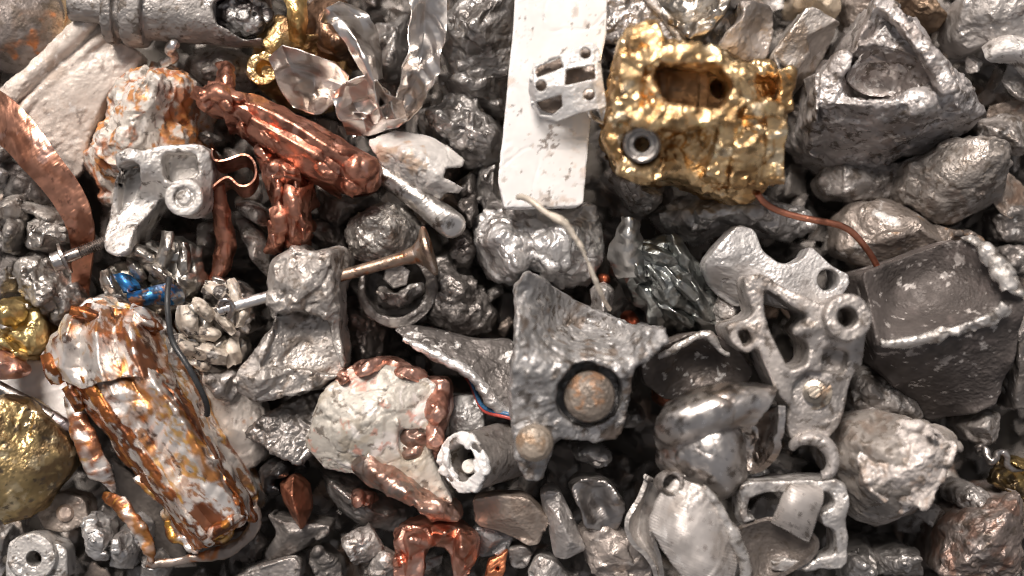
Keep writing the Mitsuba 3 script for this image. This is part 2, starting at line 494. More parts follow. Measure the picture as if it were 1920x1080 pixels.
def thin_out(V, Q):
    """Coarser steep and downward faces below the upper surface, where little of them shows."""
    n = normals(V, Q)
    far = (n[:, 2] < 0.2) & (V[:, 2] < V[:, 2].max() - 9)
    key = np.where(far[:, None], np.floor(V / 2.3) * 4 + 1, np.arange(len(V))[:, None] * np.array([1, 0, 0]) + np.array([10 ** 7, 0, 0])).astype(np.int64)
    _, idx, inv = np.unique(key, axis=0, return_index=True, return_inverse=True)
    inv = inv.ravel()
    cnt = np.bincount(inv)
    W_ = np.stack([np.bincount(inv, V[:, k]) / cnt for k in range(3)], 1)
    F = inv[np.vstack([Q[:, [0, 1, 2]], Q[:, [0, 2, 3]]])]
    F = F[(F[:, 0] != F[:, 1]) & (F[:, 1] != F[:, 2]) & (F[:, 0] != F[:, 2])]
    return W_, F


def put(key, mesh, mat, pal, specs=(), label=None, cat=None, group=None, kind=None, seed=None):
    """One entry of the scene; mesh in mm, a G or a (vertices, faces) pair."""
    _seed[0] += 17
    sd = _seed[0] if seed is None else seed
    V, F = thin_out(*mesh.mesh()) if isinstance(mesh, G) else mesh
    _mesh_count[0] += len(F) * (2 if np.shape(F)[1] == 4 else 1)
    V = np.asarray(V, float)
    if specs:
        V = V + normals(V, F) * relief(V, specs, sd)[:, None]
    i, j = ((V[:, 0] + 360) / 3).astype(int), ((V[:, 1] + 240) / 3).astype(int)
    m = (i >= 0) & (i < 240) & (j >= 0) & (j < 160) & (kind != 'stuff')
    np.maximum.at(_top, (i[m], j[m]), V[m, 2])
    c = paint(V, pal, sd)
    k, n = key, 0
    while k in scene:
        n += 1
        k = f'{key}_{n:03d}'
    scene[k] = mikit.ply((V / 1000, F), mat, smooth=True, color=c)
    tag(k, label, cat, group, kind)
    if kind is None and group is None:
        _where.setdefault(k.split('__')[0], []).append(V[::7])
    return k


def tag(k, label=None, cat=None, group=None, kind=None):
    d = {a: b for a, b in (('label', label), ('category', cat), ('group', group), ('kind', kind)) if b}
    if d:
        labels[k] = {**labels.get(k, {}), **d}


def thing(key, label, cat, group=None):
    k, n = key, 0
    while k in labels or k in scene:
        n += 1
        k = f'{key}_{n:03d}'
    tag(k, label, cat, group)
    return k


def lump(key, out, hs, zb, mat, pal, specs, label, cat, mode='tps', r=2.5, ch=1, taper=0.0, vox=0.9, rag=None, work=None, group=None):
    """A solid piece: outline, heights of its upper surface, bottom height; work(g) may add and cut before it is meshed."""
    o = np.array(out, float)
    top = hs if np.isscalar(hs) else max(q[2] for q in hs)
    bot = zb if np.isscalar(zb) else min(q[2] for q in zb)
    g = G(o[:, 0].min() - 8 - taper * 60, o[:, 1].min() - 8 - taper * 60, o[:, 0].max() + 8 + taper * 60, o[:, 1].max() + 8 + taper * 60, bot, top + 4, vox, zr=top - 3)
    g.add(g.slab(out, hs, zb, mode, r, ch, taper))
    if rag:
        g.rag(rag[0], rag[1], _seed[0])
    if work:
        work(g)
    return put(key, g, mat, pal, specs, label, cat, group)


def auto(out, zt, ze, seed=0, jit=3.0, tilt=(0.0, 0.0)):
    """Heights for a lump: the edge at ze, the middle at zt, uneven by jit, tilted by mm per 100 reference units."""
    r = np.random.default_rng(seed + 900)
    o = np.array(out, float)
    c = o.mean(0)
    pts = [(x, y, ze + 0.7 * jit * r.standard_normal()) for x, y in o]
    for f, n in ((0.60, max(4, len(o) // 2)), (0.25, 2)):
        for i in range(n):
            q = c + f * r.uniform(0.8, 1.15) * (o[int(i * len(o) / n)] - c)
            pts.append((q[0], q[1], ze + (zt - ze) * (0.8 if f > 0.5 else 1.0) + jit * r.standard_normal()))
    pts.append((c[0], c[1], zt))
    return [(x, y, z + tilt[0] * (x - c[0]) / 100 + tilt[1] * (y - c[1]) / 100) for x, y, z in pts]


CLEAN = [('h', 0.6, 12), ('f', 0.15, 8), ('H', 0.4, 5)]
CAST = [('h', 0.9, 11), ('f', 0.2, 8), ('H', 0.8, 5), ('B', 0.25, 2.6)]
SMOOTH = [('f', 0.22, 10), ('H', 0.35, 6), ('B', 0.15, 2.4)]
PLATE = [('f', 0.12, 9), ('B', 0.22, 2.4)]
BROKEN = [('h', 1.7, 17), ('H', 1.3, 6), ('v', 0.4, 12), ('B', 0.45, 2.6)]
ANGULAR = [('h', 1.8, 22), ('H', 1.0, 7), ('v', 0.5, 13), ('B', 0.4, 2.4)]
MOLTEN = [('h', 2.4, 15), ('r', 1.1, 10), ('H', 1.4, 6), ('r', 0.6, 4.2), ('v', 0.8, 9), ('B', 0.5, 2.4)]
CRUMP = [('c', 2.6, 13), ('h', 1.6, 8), ('c', 1.0, 6)]
ROUGH = [('r', 1.1, 3.6), ('p', 1.2, 3.2), ('h', 1.2, 9), ('b', 0.6, 2.2)]


def folds(holder, spots, mat, pal, specs=(('c', 0.8, 7), ('f', 0.25, 4)), t=0.6, seed=0):
    """Crumpled folds of a foil: each spot is (x, y, z, length, width, direction in degrees, arch in mm)."""
    r = np.random.default_rng(seed + 40)
    for i, (x, y, z, L, w, ang, arch) in enumerate(spots):
        ca, sa = math.cos(math.radians(ang)), math.sin(math.radians(ang))
        tw, cv = r.uniform(-0.5, 0.5), r.uniform(-0.25, 0.25)
        net = []
        for u in np.linspace(-1, 1, 5):
            row = []
            for v in np.linspace(-1, 1, 5):
                a, b = u * L / 2, (v + cv * u * u) * w / 2 * (1 - 0.25 * u * u)
                h = z + arch * (1 - v * v) * (1 - 0.45 * u * u) + tw * v * arch * u - 3.0 * u * u + r.uniform(-0.9, 0.9)
                row.append((x + a * ca - b * sa + r.uniform(-2, 2), y + a * sa + b * ca + r.uniform(-2, 2), h + r.uniform(-0.8, 0.8)))
            net.append(row)
        put(holder + '__fold', sheet(net, t, 0.6, list(specs), seed * 50 + i, 1.0, order=1), mat, pal)

# ---------------------------------------------------------------- the setting: the yard floor under the heap
_g = np.linspace(-3000, 3000, 61)
_X, _Y = np.meshgrid(_g, _g, indexing='ij')
_P = np.stack([_X.ravel(), _Y.ravel(), np.full(_X.size, -62.0)], 1)
_q = np.arange(_X.size).reshape(_X.shape)
put('ground', (_P, np.stack([_q[:-1, :-1], _q[1:, :-1], _q[1:, 1:], _q[:-1, 1:]], -1).reshape(-1, 4)), 'dull', ((0.16, 0.145, 0.13), 0.3), (), 'dark dirty yard floor under the scrap heap', None, kind='structure')

# ---------------------------------------------------------------- large pieces near the camera
lump('white_flat_bar', [(972, -60), (1142, -60), (1138, 60), (1112, 200), (1096, 380), (1080, 386), (945, 390), (934, 340), (948, 200)],
     [(960, -60, 46), (1130, -60, 40), (950, 200, 44), (1105, 200, 38), (940, 385, 40), (1090, 385, 34)], [(960, -60, 33), (1130, -60, 27), (950, 200, 31), (1105, 200, 25), (940, 385, 25), (1090, 385, 19)],
     'painted', ((0.76, 0.755, 0.75), 0.04, ((0.50, 0.44, 0.39), 4, 0.8, 0.25, 0.7), ((0.22, 0.19, 0.17), 2.4, 0.95, 0.2, 0.9, 75), ((0.40, 0.37, 0.34), 7, -0.012, 0.012, 0.6, 60), ((0.45, 0.33, 0.25), 9, 0.95, 0.3, 0.5)), [('f', 0.15, 14), ('B', 0.15, 3), ('v', 0.25, 14)],
     'long white flat metal bar with scuffed chalky surface lying under the pierced buckle plate', 'metal bar', r=0.8, ch=0, rag=(0.3, 12))

def _w(g):
    g.cut(g.slab([(1582, 146), (1604, 104), (1632, 70), (1660, 40), (1692, 84), (1726, 104), (1754, 140), (1744, 172), (1690, 186), (1632, 190), (1594, 176)], 90, [(1596, 150, 28), (1636, 88, 34), (1690, 96, 34), (1748, 140, 36), (1640, 150, 12), (1680, 150, 10), (1640, 184, 20), (1700, 180, 24)], r=0.6, ch=0), 0.5)
    g.add(g.bar((1660, -6, 35), (1704, 56, 44), 2.8, 4), 0.5).add(g.bar((1698, 46, 43), (1746, 114, 46), 3.6, 4), 0.5).add(g.bar((1740, 104, 46), (1778, 178, 45), 3.6, 4), 0.5)
    g.rag(0.9, 6, 5)
    g.cut(g.cyl((1772, 78, 20), (1772, 78, 70), 2.4), 0.6).cut(g.cap((1764, 186, 52), (1776, 204, 40), 2.4), 0.6)
    g.add(g.ell((1722, 194, 44), (8.5, 7, 4.5)), 0.8).cut(g.cap((1655, 272, 34), (1688, 210, 46), 3.2), 1)
lump('angular_casting', [(1538, 132), (1560, 128), (1578, 88), (1606, 92), (1618, 60), (1652, -6), (1676, 0), (1735, 20), (1775, 85), (1850, 150), (1890, 200), (1872, 222), (1800, 262), (1740, 282), (1680, 318), (1600, 304), (1548, 276), (1530, 236)],
     [(1545, 130, 34), (1580, 88, 40), (1655, 0, 40), (1735, 25, 28), (1770, 90, 36), (1850, 155, 26), (1888, 200, 16), (1872, 222, 8), (1800, 262, 0), (1680, 316, -10), (1600, 302, -4), (1540, 262, 8), (1542, 190, 38), (1604, 196, 42), (1690, 200, 47), (1790, 190, 40), (1645, 200, 44), (1735, 215, 38), (1830, 200, 28)], -30,
     'cast', ((0.50, 0.47, 0.46), 0.18, ((0.27, 0.235, 0.22), 16, 0.25, 0.4, 0.75), ((0.74, 0.72, 0.71), 7, 0.5, 0.3, 0.7), DIRT, CHIP), [('h', 1.0, 20), ('h', 0.8, 7), ('H', 0.8, 4), ('B', 0.3, 2.4)], 'big angular broken grey casting with deep hollow and torn rim', 'metal casting', mode='lin', r=0.8, ch=0, vox=0.75, work=_w)
put('angular_casting__lining', sheet([[(1588, 146, 28), (1610, 108, 33), (1636, 76, 35), (1660, 48, 36)], [(1604, 168, 20), (1634, 134, 15), (1662, 108, 20), (1692, 92, 34)], [(1634, 178, 20), (1662, 160, 12), (1694, 140, 16), (1722, 118, 35)], [(1664, 178, 22), (1692, 172, 20), (1720, 156, 26), (1742, 140, 36)]], 1.0, 0.6, [('f', 0.4, 8), ('b', 0.5, 2.2)], 8), 'scale', ((0.46, 0.42, 0.40), 0.2, ((0.86, 0.85, 0.84), 2.4, 0.15, 0.2, 0.85), ((0.17, 0.13, 0.12), 4, 0.6, 0.3, 0.7)))

def _w(g):
    g.add(g.box((1207, 80, 70), (6.5, 8, 7), 4, 0.5), 0.5)
    for a, b, w, hh in (((1184, 112, 75), (1170, 228, 71), 5, 6), ((1196, 114, 77), (1350, 110, 75), 4.2, 6), ((1370, 120, 74), (1354, 228, 72), 5, 6), ((1180, 222, 72), (1360, 216, 71), 4, 5), ((1345, 110, 72), (1394, 204, 68), 3.5, 5), ((1372, 222, 68), (1345, 334, 56), 4, 6), ((1478, 122, 57), (1492, 204, 51), 3.5, 5),
                       ((1404, 240, 67), (1412, 345, 54), 7.5, 6), ((1462, 190, 60), (1464, 335, 50), 4.5, 6), ((1165, 304, 62), (1245, 320, 58), 4, 5), ((1395, 200, 66), (1480, 205, 60), 3.5, 5)):
        g.add(g.bar(a, b, w, hh), 0.6)
    g.cut(g.slab([(1236, 238), (1318, 234), (1330, 290), (1290, 308), (1250, 296)], 120, 56, r=1, ch=0), 0.8)
    g.cut(g.cap((1384, 245, 73), (1360, 348, 62), 2.6), 0.6).cut(g.cap((1440, 222, 68), (1438, 345, 58), 2.2), 0.8).cut(g.cap((1250, 92, 84), (1330, 90, 82), 4), 1)
    g.rag(0.9, 8, 3).rag(0.7, 4, 6)
    g.cut(g.slab([(1218, 150), (1238, 120), (1290, 126), (1344, 124), (1372, 162), (1352, 206), (1300, 200), (1246, 200)], 120, 30, r=1), 1.5)
    g.cut(g.slab([(1420, 135), (1465, 130), (1478, 165), (1440, 180)], 120, 34, r=2), 2)
    g.cut(g.cyl((1205, 270, 40), (1205, 270, 100), 8), 0.8)
lump('brass_block', [(1176, 60), (1184, 44), (1236, 42), (1250, 72), (1330, 76), (1400, 102), (1440, 96), (1470, 104), (1488, 150), (1502, 200), (1484, 290), (1470, 330), (1440, 366), (1410, 370), (1350, 356), (1280, 322), (1240, 326), (1168, 302), (1140, 250), (1146, 190), (1160, 90)],
     [(1180, 60, 66), (1240, 50, 66), (1330, 80, 62), (1400, 105, 56), (1480, 110, 52), (1500, 210, 44), (1490, 300, 44), (1430, 370, 40), (1340, 350, 48), (1280, 320, 54), (1200, 310, 58), (1145, 240, 58), (1155, 150, 64), (1210, 110, 74), (1300, 110, 72), (1390, 170, 66), (1300, 215, 70), (1210, 215, 70), (1400, 260, 60), (1300, 260, 60), (1200, 270, 64), (1240, 270, 62), (1440, 240, 60)], 8,
     'brass', ((0.82, 0.58, 0.315), 0.2, ((0.40, 0.235, 0.10), 14, 0.22, 0.4, 0.85), ((0.86, 0.73, 0.52), 9, 0.4, 0.4, 0.8), ((0.20, 0.125, 0.065), 3.4, 0.5, 0.3, 0.8)), [('h', 1.6, 15), ('h', 1.2, 6), ('B', 0.6, 2.8)], 'chunky brass engine block with a big window and a pressed in steel bearing', 'brass block', r=2, vox=0.75, work=_w)
g = G(1215, 110, 1385, 215, 30, 62, 0.75, zr=60)
g.add(g.cyl((1222, 165, 47), (1368, 165, 47), 11)).add(g.cyl((1310, 165, 47), (1330, 165, 47), 13, r_edge=1)).add(g.cyl((1236, 165, 47), (1252, 165, 47), 13, r_edge=1)).cut(g.cyl((1352, 162, 20), (1352, 162, 80), 4.5), 0.5)
put('brass_block__inner_sleeve', g, 'dull', ((0.22, 0.16, 0.115), 0.3, ((0.11, 0.075, 0.05), 8, 0.2, 0.4, 0.8)), [('f', 0.3, 6)])

lump('rust_stone', [(235, 116), (290, 107), (340, 128), (357, 170), (352, 250), (345, 330), (270, 380), (170, 375), (130, 305), (133, 270), (152, 230), (182, 198), (190, 152), (205, 135)],
     [(240, 118, 8), (290, 108, 10), (340, 135, 8), (350, 200, 4), (345, 300, -2), (250, 370, -4), (140, 310, 0), (140, 270, 2), (190, 200, 8), (200, 140, 10), (270, 150, 24), (320, 180, 20), (270, 210, 26), (230, 240, 26), (200, 270, 22), (280, 270, 20), (200, 320, 14)], -35,
     'stone', ((0.55, 0.51, 0.465), 0.14, ((0.52, 0.21, 0.05), 6, 0.12, 0.3, 0.9), ((0.33, 0.11, 0.04), 9, 0.32, 0.3, 0.9), ((0.16, 0.07, 0.045), 12, 0.8, 0.2, 0.8), ((0.76, 0.73, 0.70), 6, 0.55, 0.3, 0.6), DIRT), [('h', 3.2, 14), ('h', 1.5, 7), ('f', 0.4, 7), ('B', 0.5, 2.6)],
     'pale grey lump mottled with orange rust beside the copper strip', 'metal lump', r=4, rag=(1, 8))

put('copper_strip', sheet([[(-40, 150, 22), (50, 212, 30), (105, 285, 34), (152, 350, 30), (176, 425, 24), (172, 500, 10), (168, 560, -6)],
     [(-30, 195, 20), (25, 240, 29), (78, 302, 34), (128, 365, 30), (154, 430, 23), (152, 500, 9), (155, 562, -6)],
     [(-30, 245, 14), (5, 275, 25), (50, 320, 31), (98, 378, 28), (130, 436, 21), (134, 505, 8), (142, 565, -6)]], 1.8, 0.9, [('f', 0.9, 16), ('c', 0.5, 22), ('B', 0.25, 3)], 3), 'copper', COPPER, (),
    'smooth curved copper strip running down the left edge', 'copper strip')

sh = thing('chrome_sheet', 'crumpled shiny chrome sheet folded into lobes', 'metal sheet')
put(sh + '__fold', sheet([[(503, 108, 22), (530, 86, 26), (580, 98, 26), (630, 118, 24), (655, 142, 22)], [(512, 135, 16), (545, 125, 10), (590, 138, 8), (625, 152, 14), (650, 165, 20)], [(530, 170, 20), (560, 170, 12), (590, 180, 8), (615, 185, 12), (635, 185, 20)], [(550, 200, 22), (570, 205, 22), (590, 214, 22), (610, 205, 20), (625, 195, 20)]], 0.6, 0.8, [('c', 2.6, 15), ('c', 0.8, 8)], 5, order=1), 'chrome', ((0.74, 0.70, 0.67), 0.10, ((0.40, 0.33, 0.28), 11, 0.3, 0.4, 0.75)))
put(sh + '__fold', sheet([[(765, -30, 30), (800, -40, 34), (838, -30, 26)], [(770, 60, 30), (795, 60, 20), (838, 60, 26)], [(755, 130, 30), (785, 130, 18), (822, 130, 26)], [(735, 190, 28), (760, 200, 14), (795, 200, 22)], [(690, 215, 22), (715, 230, 10), (745, 240, 14)], [(640, 200, 16), (650, 230, 6), (660, 255, 8)]], 0.6, 0.8, [('c', 3.4, 14), ('c', 0.9, 8)], 9, order=1), 'chrome', ((0.74, 0.70, 0.67), 0.10, ((0.40, 0.33, 0.28), 11, 0.3, 0.4, 0.75)))

lump('elbow_bracket', [(215, 288), (240, 275), (265, 282), (300, 270), (375, 268), (392, 285), (396, 330), (386, 388), (360, 406), (325, 392), (310, 370), (285, 370), (270, 392), (245, 430), (240, 470), (215, 481), (190, 470), (184, 450), (190, 400), (200, 350), (216, 320)],
     [(215, 288, 38), (265, 282, 36), (300, 270, 34), (390, 280, 34), (396, 330, 30), (386, 390, 30), (350, 370, 40), (325, 392, 30), (285, 370, 22), (245, 430, 30), (215, 475, 34), (190, 470, 32), (190, 400, 24), (216, 320, 34), (240, 350, 26), (250, 320, 36)], -5,
     'cast', PALE, SMOOTH, 'pale cast elbow bracket with square pocket and screw boss beside the copper ribbon', 'bracket', r=1.8,
     work=lambda g: g.cut(g.slab([(300, 285), (365, 285), (370, 330), (330, 345), (302, 335)], 60, 22, r=3), 1.5).add(g.cyl((350, 372, 20), (350, 372, 43), 8.5), 2).cut(g.cyl((350, 372, 41), (350, 372, 50), 4.5), .3).add(g.cyl((350, 372, 30), (350, 372, 42.5), 3.2), .2).cut(g.slab([(222, 310), (245, 300), (262, 310), (250, 350), (222, 385), (205, 400), (210, 350)], 60, 18, r=2), 1.5))

RUSTY = ((0.84, 0.80, 0.765), 0.08, ((0.50, 0.47, 0.45), 9, 0.25, 0.5, 0.75, -58), ((0.46, 0.19, 0.05), 13, 0.05, 0.55, 0.95, -56), ((0.25, 0.085, 0.03), 9, 0.25, 0.4, 0.95, -56), ((0.40, 0.16, 0.04), 4, 0.45, 0.3, 0.85, -35), ((0.11, 0.06, 0.04), 4, 0.7, 0.3, 0.9, -56), ((0.70, 0.38, 0.07), 6, 0.65, 0.3, 0.8, -56))
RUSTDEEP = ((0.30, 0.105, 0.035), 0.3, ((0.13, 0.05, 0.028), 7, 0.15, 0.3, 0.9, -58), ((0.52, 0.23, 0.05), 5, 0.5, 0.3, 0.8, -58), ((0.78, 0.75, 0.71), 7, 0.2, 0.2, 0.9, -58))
def _w(g):
    for a, b, r in (((160, 620, 44), (205, 690, 48), 3), ((225, 630, 44), (262, 690, 48), 2.6), ((120, 690, 38), (165, 790, 34), 2)):
        g.cut(g.cap(a, b, r), 2)
    g.rag(1.2, 16, 3)
lump('rusted_can', [(140, 562), (165, 556), (200, 572), (250, 574), (300, 620), (322, 680), (370, 760), (402, 830), (442, 890), (472, 940), (465, 976), (440, 990), (400, 1022), (366, 1030), (340, 1000), (310, 960), (265, 890), (200, 822), (150, 770), (130, 740), (80, 702), (74, 660), (94, 620), (110, 590)],
     [(160, 560, 14), (250, 575, 14), (300, 620, 12), (322, 690, 10), (402, 830, 8), (470, 940, 8), (400, 1020, 12), (310, 960, 12), (200, 820, 16), (130, 740, 18), (76, 670, 12), (105, 600, 14), (160, 620, 28), (130, 670, 26), (230, 620, 27), (210, 680, 32), (260, 740, 35), (330, 780, 28), (310, 850, 32), (380, 900, 30), (420, 950, 24), (170, 720, 32), (250, 820, 32), (340, 950, 26)], -15,
     'rusty', RUSTY, [('c', 2.4, 30), ('h', 2.2, 18), ('h', 0.7, 8), ('f', 0.3, 7)], 'large crushed can in white and orange rust with torn lower edge', 'crushed can', mode='lin', r=3, vox=0.7, work=_w)

TOPN = [[(118, 600, 29), (140, 580, 34), (165, 566, 30), (190, 572, 34), (215, 576, 29), (250, 578, 32), (290, 602, 23)], [(90, 640, 28), (125, 628, 41), (150, 630, 33), (180, 622, 45), (215, 625, 36), (245, 622, 44), (302, 642, 25)],
        [(78, 672, 24), (118, 690, 39), (150, 690, 33), (185, 680, 47), (222, 680, 38), (255, 672, 46), (320, 692, 26)], [(106, 712, 26), (136, 724, 35), (162, 728, 41), (198, 718, 47), (233, 712, 43), (270, 708, 48), (330, 722, 30)]]
FACN = [[(122, 702, 20), (150, 702, 34), (190, 694, 40), (230, 684, 37), (268, 678, 41), (322, 700, 24)], [(150, 750, 22), (182, 748, 42), (215, 740, 45), (258, 732, 41), (293, 724, 47), (342, 742, 26)], [(190, 800, 22), (216, 795, 44), (255, 785, 40), (295, 772, 44), (330, 768, 47), (374, 785, 24)], [(240, 868, 22), (264, 860, 43), (300, 848, 38), (335, 838, 43), (368, 832, 45), (412, 850, 20)],
        [(292, 930, 22), (316, 930, 43), (345, 918, 37), (378, 908, 41), (408, 900, 42), (452, 915, 18)], [(345, 995, 20), (372, 1000, 39), (398, 985, 34), (424, 972, 37), (446, 958, 36), (474, 960, 16)], [(364, 1032, 18), (392, 1020, 31), (415, 1004, 28), (436, 992, 29), (456, 980, 26), (476, 974, 12)]]
CR_ = [('c', 1.6, 13), ('c', 0.7, 7), ('f', 0.25, 5)]
put('rusted_can__crumpled_top', sheet(TOPN, 0.9, 0.6, CR_, 82, 1.5, order=1), 'rusty', RUSTY)
put('rusted_can__face', sheet(FACN, 0.9, 0.6, CR_, 81, 1.2, order=1), 'rusty', RUSTY)
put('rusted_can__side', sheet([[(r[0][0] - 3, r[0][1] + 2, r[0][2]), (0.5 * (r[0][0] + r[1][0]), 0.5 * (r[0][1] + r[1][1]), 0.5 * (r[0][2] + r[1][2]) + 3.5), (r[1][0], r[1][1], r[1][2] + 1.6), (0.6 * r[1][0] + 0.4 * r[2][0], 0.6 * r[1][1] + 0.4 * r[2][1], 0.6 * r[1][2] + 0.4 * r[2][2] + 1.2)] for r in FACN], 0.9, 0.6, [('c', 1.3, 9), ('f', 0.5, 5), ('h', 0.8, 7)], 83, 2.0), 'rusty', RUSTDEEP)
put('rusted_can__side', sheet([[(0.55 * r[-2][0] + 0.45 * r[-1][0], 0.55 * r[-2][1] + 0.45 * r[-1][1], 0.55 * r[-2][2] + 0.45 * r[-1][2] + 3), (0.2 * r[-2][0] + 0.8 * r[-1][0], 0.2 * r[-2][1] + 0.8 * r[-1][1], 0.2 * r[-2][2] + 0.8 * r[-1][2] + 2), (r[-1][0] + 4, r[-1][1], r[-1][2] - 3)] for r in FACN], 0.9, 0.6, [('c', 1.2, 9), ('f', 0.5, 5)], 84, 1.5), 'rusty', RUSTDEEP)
folds('rusted_can', [(100, 690, 31, 60, 34, 70, 5), (165, 590, 36, 70, 26, 15, 5), (270, 600, 31, 70, 30, 40, 5), (420, 985, 36, 80, 26, -35, 4), (440, 950, 33, 50, 26, 60, 4), (140, 745, 31, 50, 26, 60, 5)], 'rusty', RUSTDEEP, seed=9)
lump('saddle_casting', [(990, 505), (1030, 530), (1100, 575), (1150, 592), (1200, 618), (1248, 614), (1252, 640), (1232, 662), (1190, 690), (1186, 760), (1170, 832), (1110, 836), (1040, 826), (1022, 905), (990, 912), (970, 872), (960, 800), (955, 740), (970, 600), (964, 540)],
     [(990, 505, 66), (968, 540, 62), (1006, 530, 58), (1030, 540, 46), (1070, 580, 32), (1100, 576, 30), (1120, 612, 28), (1150, 595, 34), (1160, 630, 36), (1200, 620, 50), (1248, 630, 64), (1225, 640, 62), (975, 600, 66), (990, 640, 66), (1020, 580, 50), (1020, 630, 54), (1050, 620, 40), (1050, 655, 58), (1090, 640, 40), (1110, 668, 58), (1160, 676, 58), (1200, 676, 60), (1010, 668, 66), (1060, 678, 64), (1110, 688, 63), (1165, 690, 62), (1190, 700, 58), (1010, 740, 62), (1180, 780, 48), (1110, 830, 46), (1040, 826, 52), (1000, 900, 50), (962, 780, 58), (1070, 800, 52), (1160, 740, 54)], -10,
     'cast', ((0.38, 0.375, 0.375), 0.25, ((0.24, 0.17, 0.12), 9, 0.4, 0.4, 0.7), ((0.66, 0.645, 0.635), 7, 0.4, 0.35, 0.75), DIRT, CHIP), [('h', 0.9, 9), ('f', 0.5, 8), ('p', 1.0, 4), ('b', 0.5, 2.8)], 'grey saddle shaped casting with round hole, ball and dome boss', 'metal casting', r=2.5,
     work=lambda g: g.cut(g.cyl((1105, 742, 40), (1105, 742, 110), 14.5), 1.5).cut(g.cap((1050, 700, 74), (1046, 800, 72), 2.5), 2))
put('saddle_casting__dome', lathe((1005, 828, 48), (1001, 831, 64), [(0, 7.5), (11, 8.2), (13.5, 7.8), (15.5, 6.2), (16.6, 3.6), (17, 0)]), 'dull', ((0.30, 0.255, 0.21), 0.2, ((0.30, 0.19, 0.11), 5, 0.4, 0.4, 0.7)))

# ---------------------------------------------------------------- upper left
g = G(-90, -60, 130, 135, -48, 10, 1.0)
g.add(g.ell((18, 38, -18), (26.5, 22.5, 27))).rag(0.6, 16, 2)
put('domed_float', g, 'dull', ((0.23, 0.20, 0.185), 0.25, ((0.42, 0.15, 0.05), 9, 0.5, 0.3, 0.9), ((0.19, 0.14, 0.11), 12, 0.25, 0.4, 0.7), DIRT), [('f', 0.3, 8)],
    'smooth brown grey dome with orange rust blotches in the top left corner', 'metal dome')
put('brass_strip', sheet([[(108, -20, -6), (122, -22, 4), (128, -20, 2)], [(124, 25, -4), (136, 25, 5), (144, 30, 1)], [(112, 75, -8), (122, 82, 0), (128, 90, -4)]], 1.4, 0.9, [('f', 0.4, 8)], 1), 'brass', ((0.75, 0.62, 0.42), 0.25, ((0.50, 0.22, 0.05), 8, 0.3, 0.4, 0.8)), (),
    'thin curved brass strip between the rusty dome and the ridged plate', 'metal strip')

def _w(g):
    g.rag(0.5, 14, 4)
    g.add(g.cap((172, 42, 5), (14, 188, 4), 4.6), 1.2).cut(g.cap((188, 58, 9), (26, 206, 8), 1.5), 0.6).add(g.cap((198, 66, 3), (40, 208, 2), 2.6), 0.8)
lump('ridged_plate', [(148, 30), (168, 22), (200, 58), (206, 76), (242, 84), (270, 106), (245, 135), (200, 180), (160, 250), (140, 330), (60, 330), (-10, 270), (-10, 190), (20, 160)],
     [(150, 40, 2), (200, 70, 2), (268, 106, 0), (150, 240, -3), (100, 320, -8), (0, 260, -3), (20, 170, 1), (130, 180, 4), (180, 130, 4), (90, 240, 0)], -14, 'stone',
     ((0.64, 0.575, 0.52), 0.12, ((0.40, 0.32, 0.26), 10, 0.45, 0.4, 0.65), ((0.16, 0.12, 0.10), 3.5, 1.0, 0.25, 0.7), CHIP), [('f', 0.5, 12), ('B', 0.4, 3), ('v', 0.3, 14)], 'wide beige cast plate with a straight raised ridge behind the rust mottled lump', 'cast plate', r=1.5, work=_w, vox=1.0)

t = thing('flanged_pipe', 'grey cast pipe with two flanges and a broken open end at the top edge', 'pipe')
g = G(110, -80, 500, 100, -16, 32, 0.9, zr=22)
g.add(g.cyl((268, 6, 10), (492, 24, 10), 14.6)).cut(g.slab([(398, 10), (420, -8), (500, -20), (500, 70), (455, 72), (430, 55), (405, 45)], 60, 10, r=2), 0.8).rag(0.5, 6, 2).cut(g.cyl((400, 17, 10), (510, 26, 10), 11.5))
g.add(g.cyl((120, -8, 10), (200, 0, 10), 9.5), 0.8).add(g.cyl((192, 0, 10), (214, 2, 10), 18), 0.8).add(g.cyl((210, 1, 10), (228, 3, 10), 15), 0.8).add(g.cyl((226, 3, 10), (268, 6, 10), 18.5, r_edge=1.2), 0.8)
for i, (a, b) in enumerate(((318, 48), (322, 40), (350, 52), (362, 46), (376, 56), (340, 36))):      # worn foundry marks, not readable
    g.add(g.box((a, b, 21 - 0.16 * (b - 20)), (2.2, 0.9, 1.2), 20 * (i % 3) - 30 * (i % 2), 0.5, (0, 0.5)), 0.6)
put(t + '__body', g, 'cast', ((0.40, 0.38, 0.365), 0.18, ((0.25, 0.22, 0.20), 10, 0.4, 0.5, 0.6), DIRT), SMOOTH)
g = G(405, -10, 500, 75, -4, 22, 0.8)
g.add(g.ell((452, 24, 8), (12, 9.5, 11), -10)).rag(0.8, 5, 7).cut(g.cyl((476, 28, 14), (476, 28, 30), 1.3))
put(t + '__torn_plug', g, 'ore', ((0.55, 0.54, 0.53), 0.2, ((0.06, 0.05, 0.05), 7, 0.25, 0.15, 0.95)), MOLTEN)

o = [(335, 108), (362, 86), (420, 82), (468, 98), (474, 150), (430, 165), (360, 155), (330, 135)]
lump('smooth_lump', o, auto(o, 3, -10, 2), -35, 'cast', MID, CAST, 'smooth dull grey lump under the flanged pipe', 'metal lump', r=5)
put('metal_curl', tube([(306, 122, 0), (318, 114, 8), (326, 104, 12), (318, 94, 15), (326, 84, 17), (330, 88, 14)], [2.2, 2.4, 2.0, 2.8, 2.6, 1.2], 12, 0.6, [('f', 0.6, 4)], 4, 0.6), 'satin', SILVER, (), 'small twisted shiny curl above the rust mottled lump', 'metal curl')

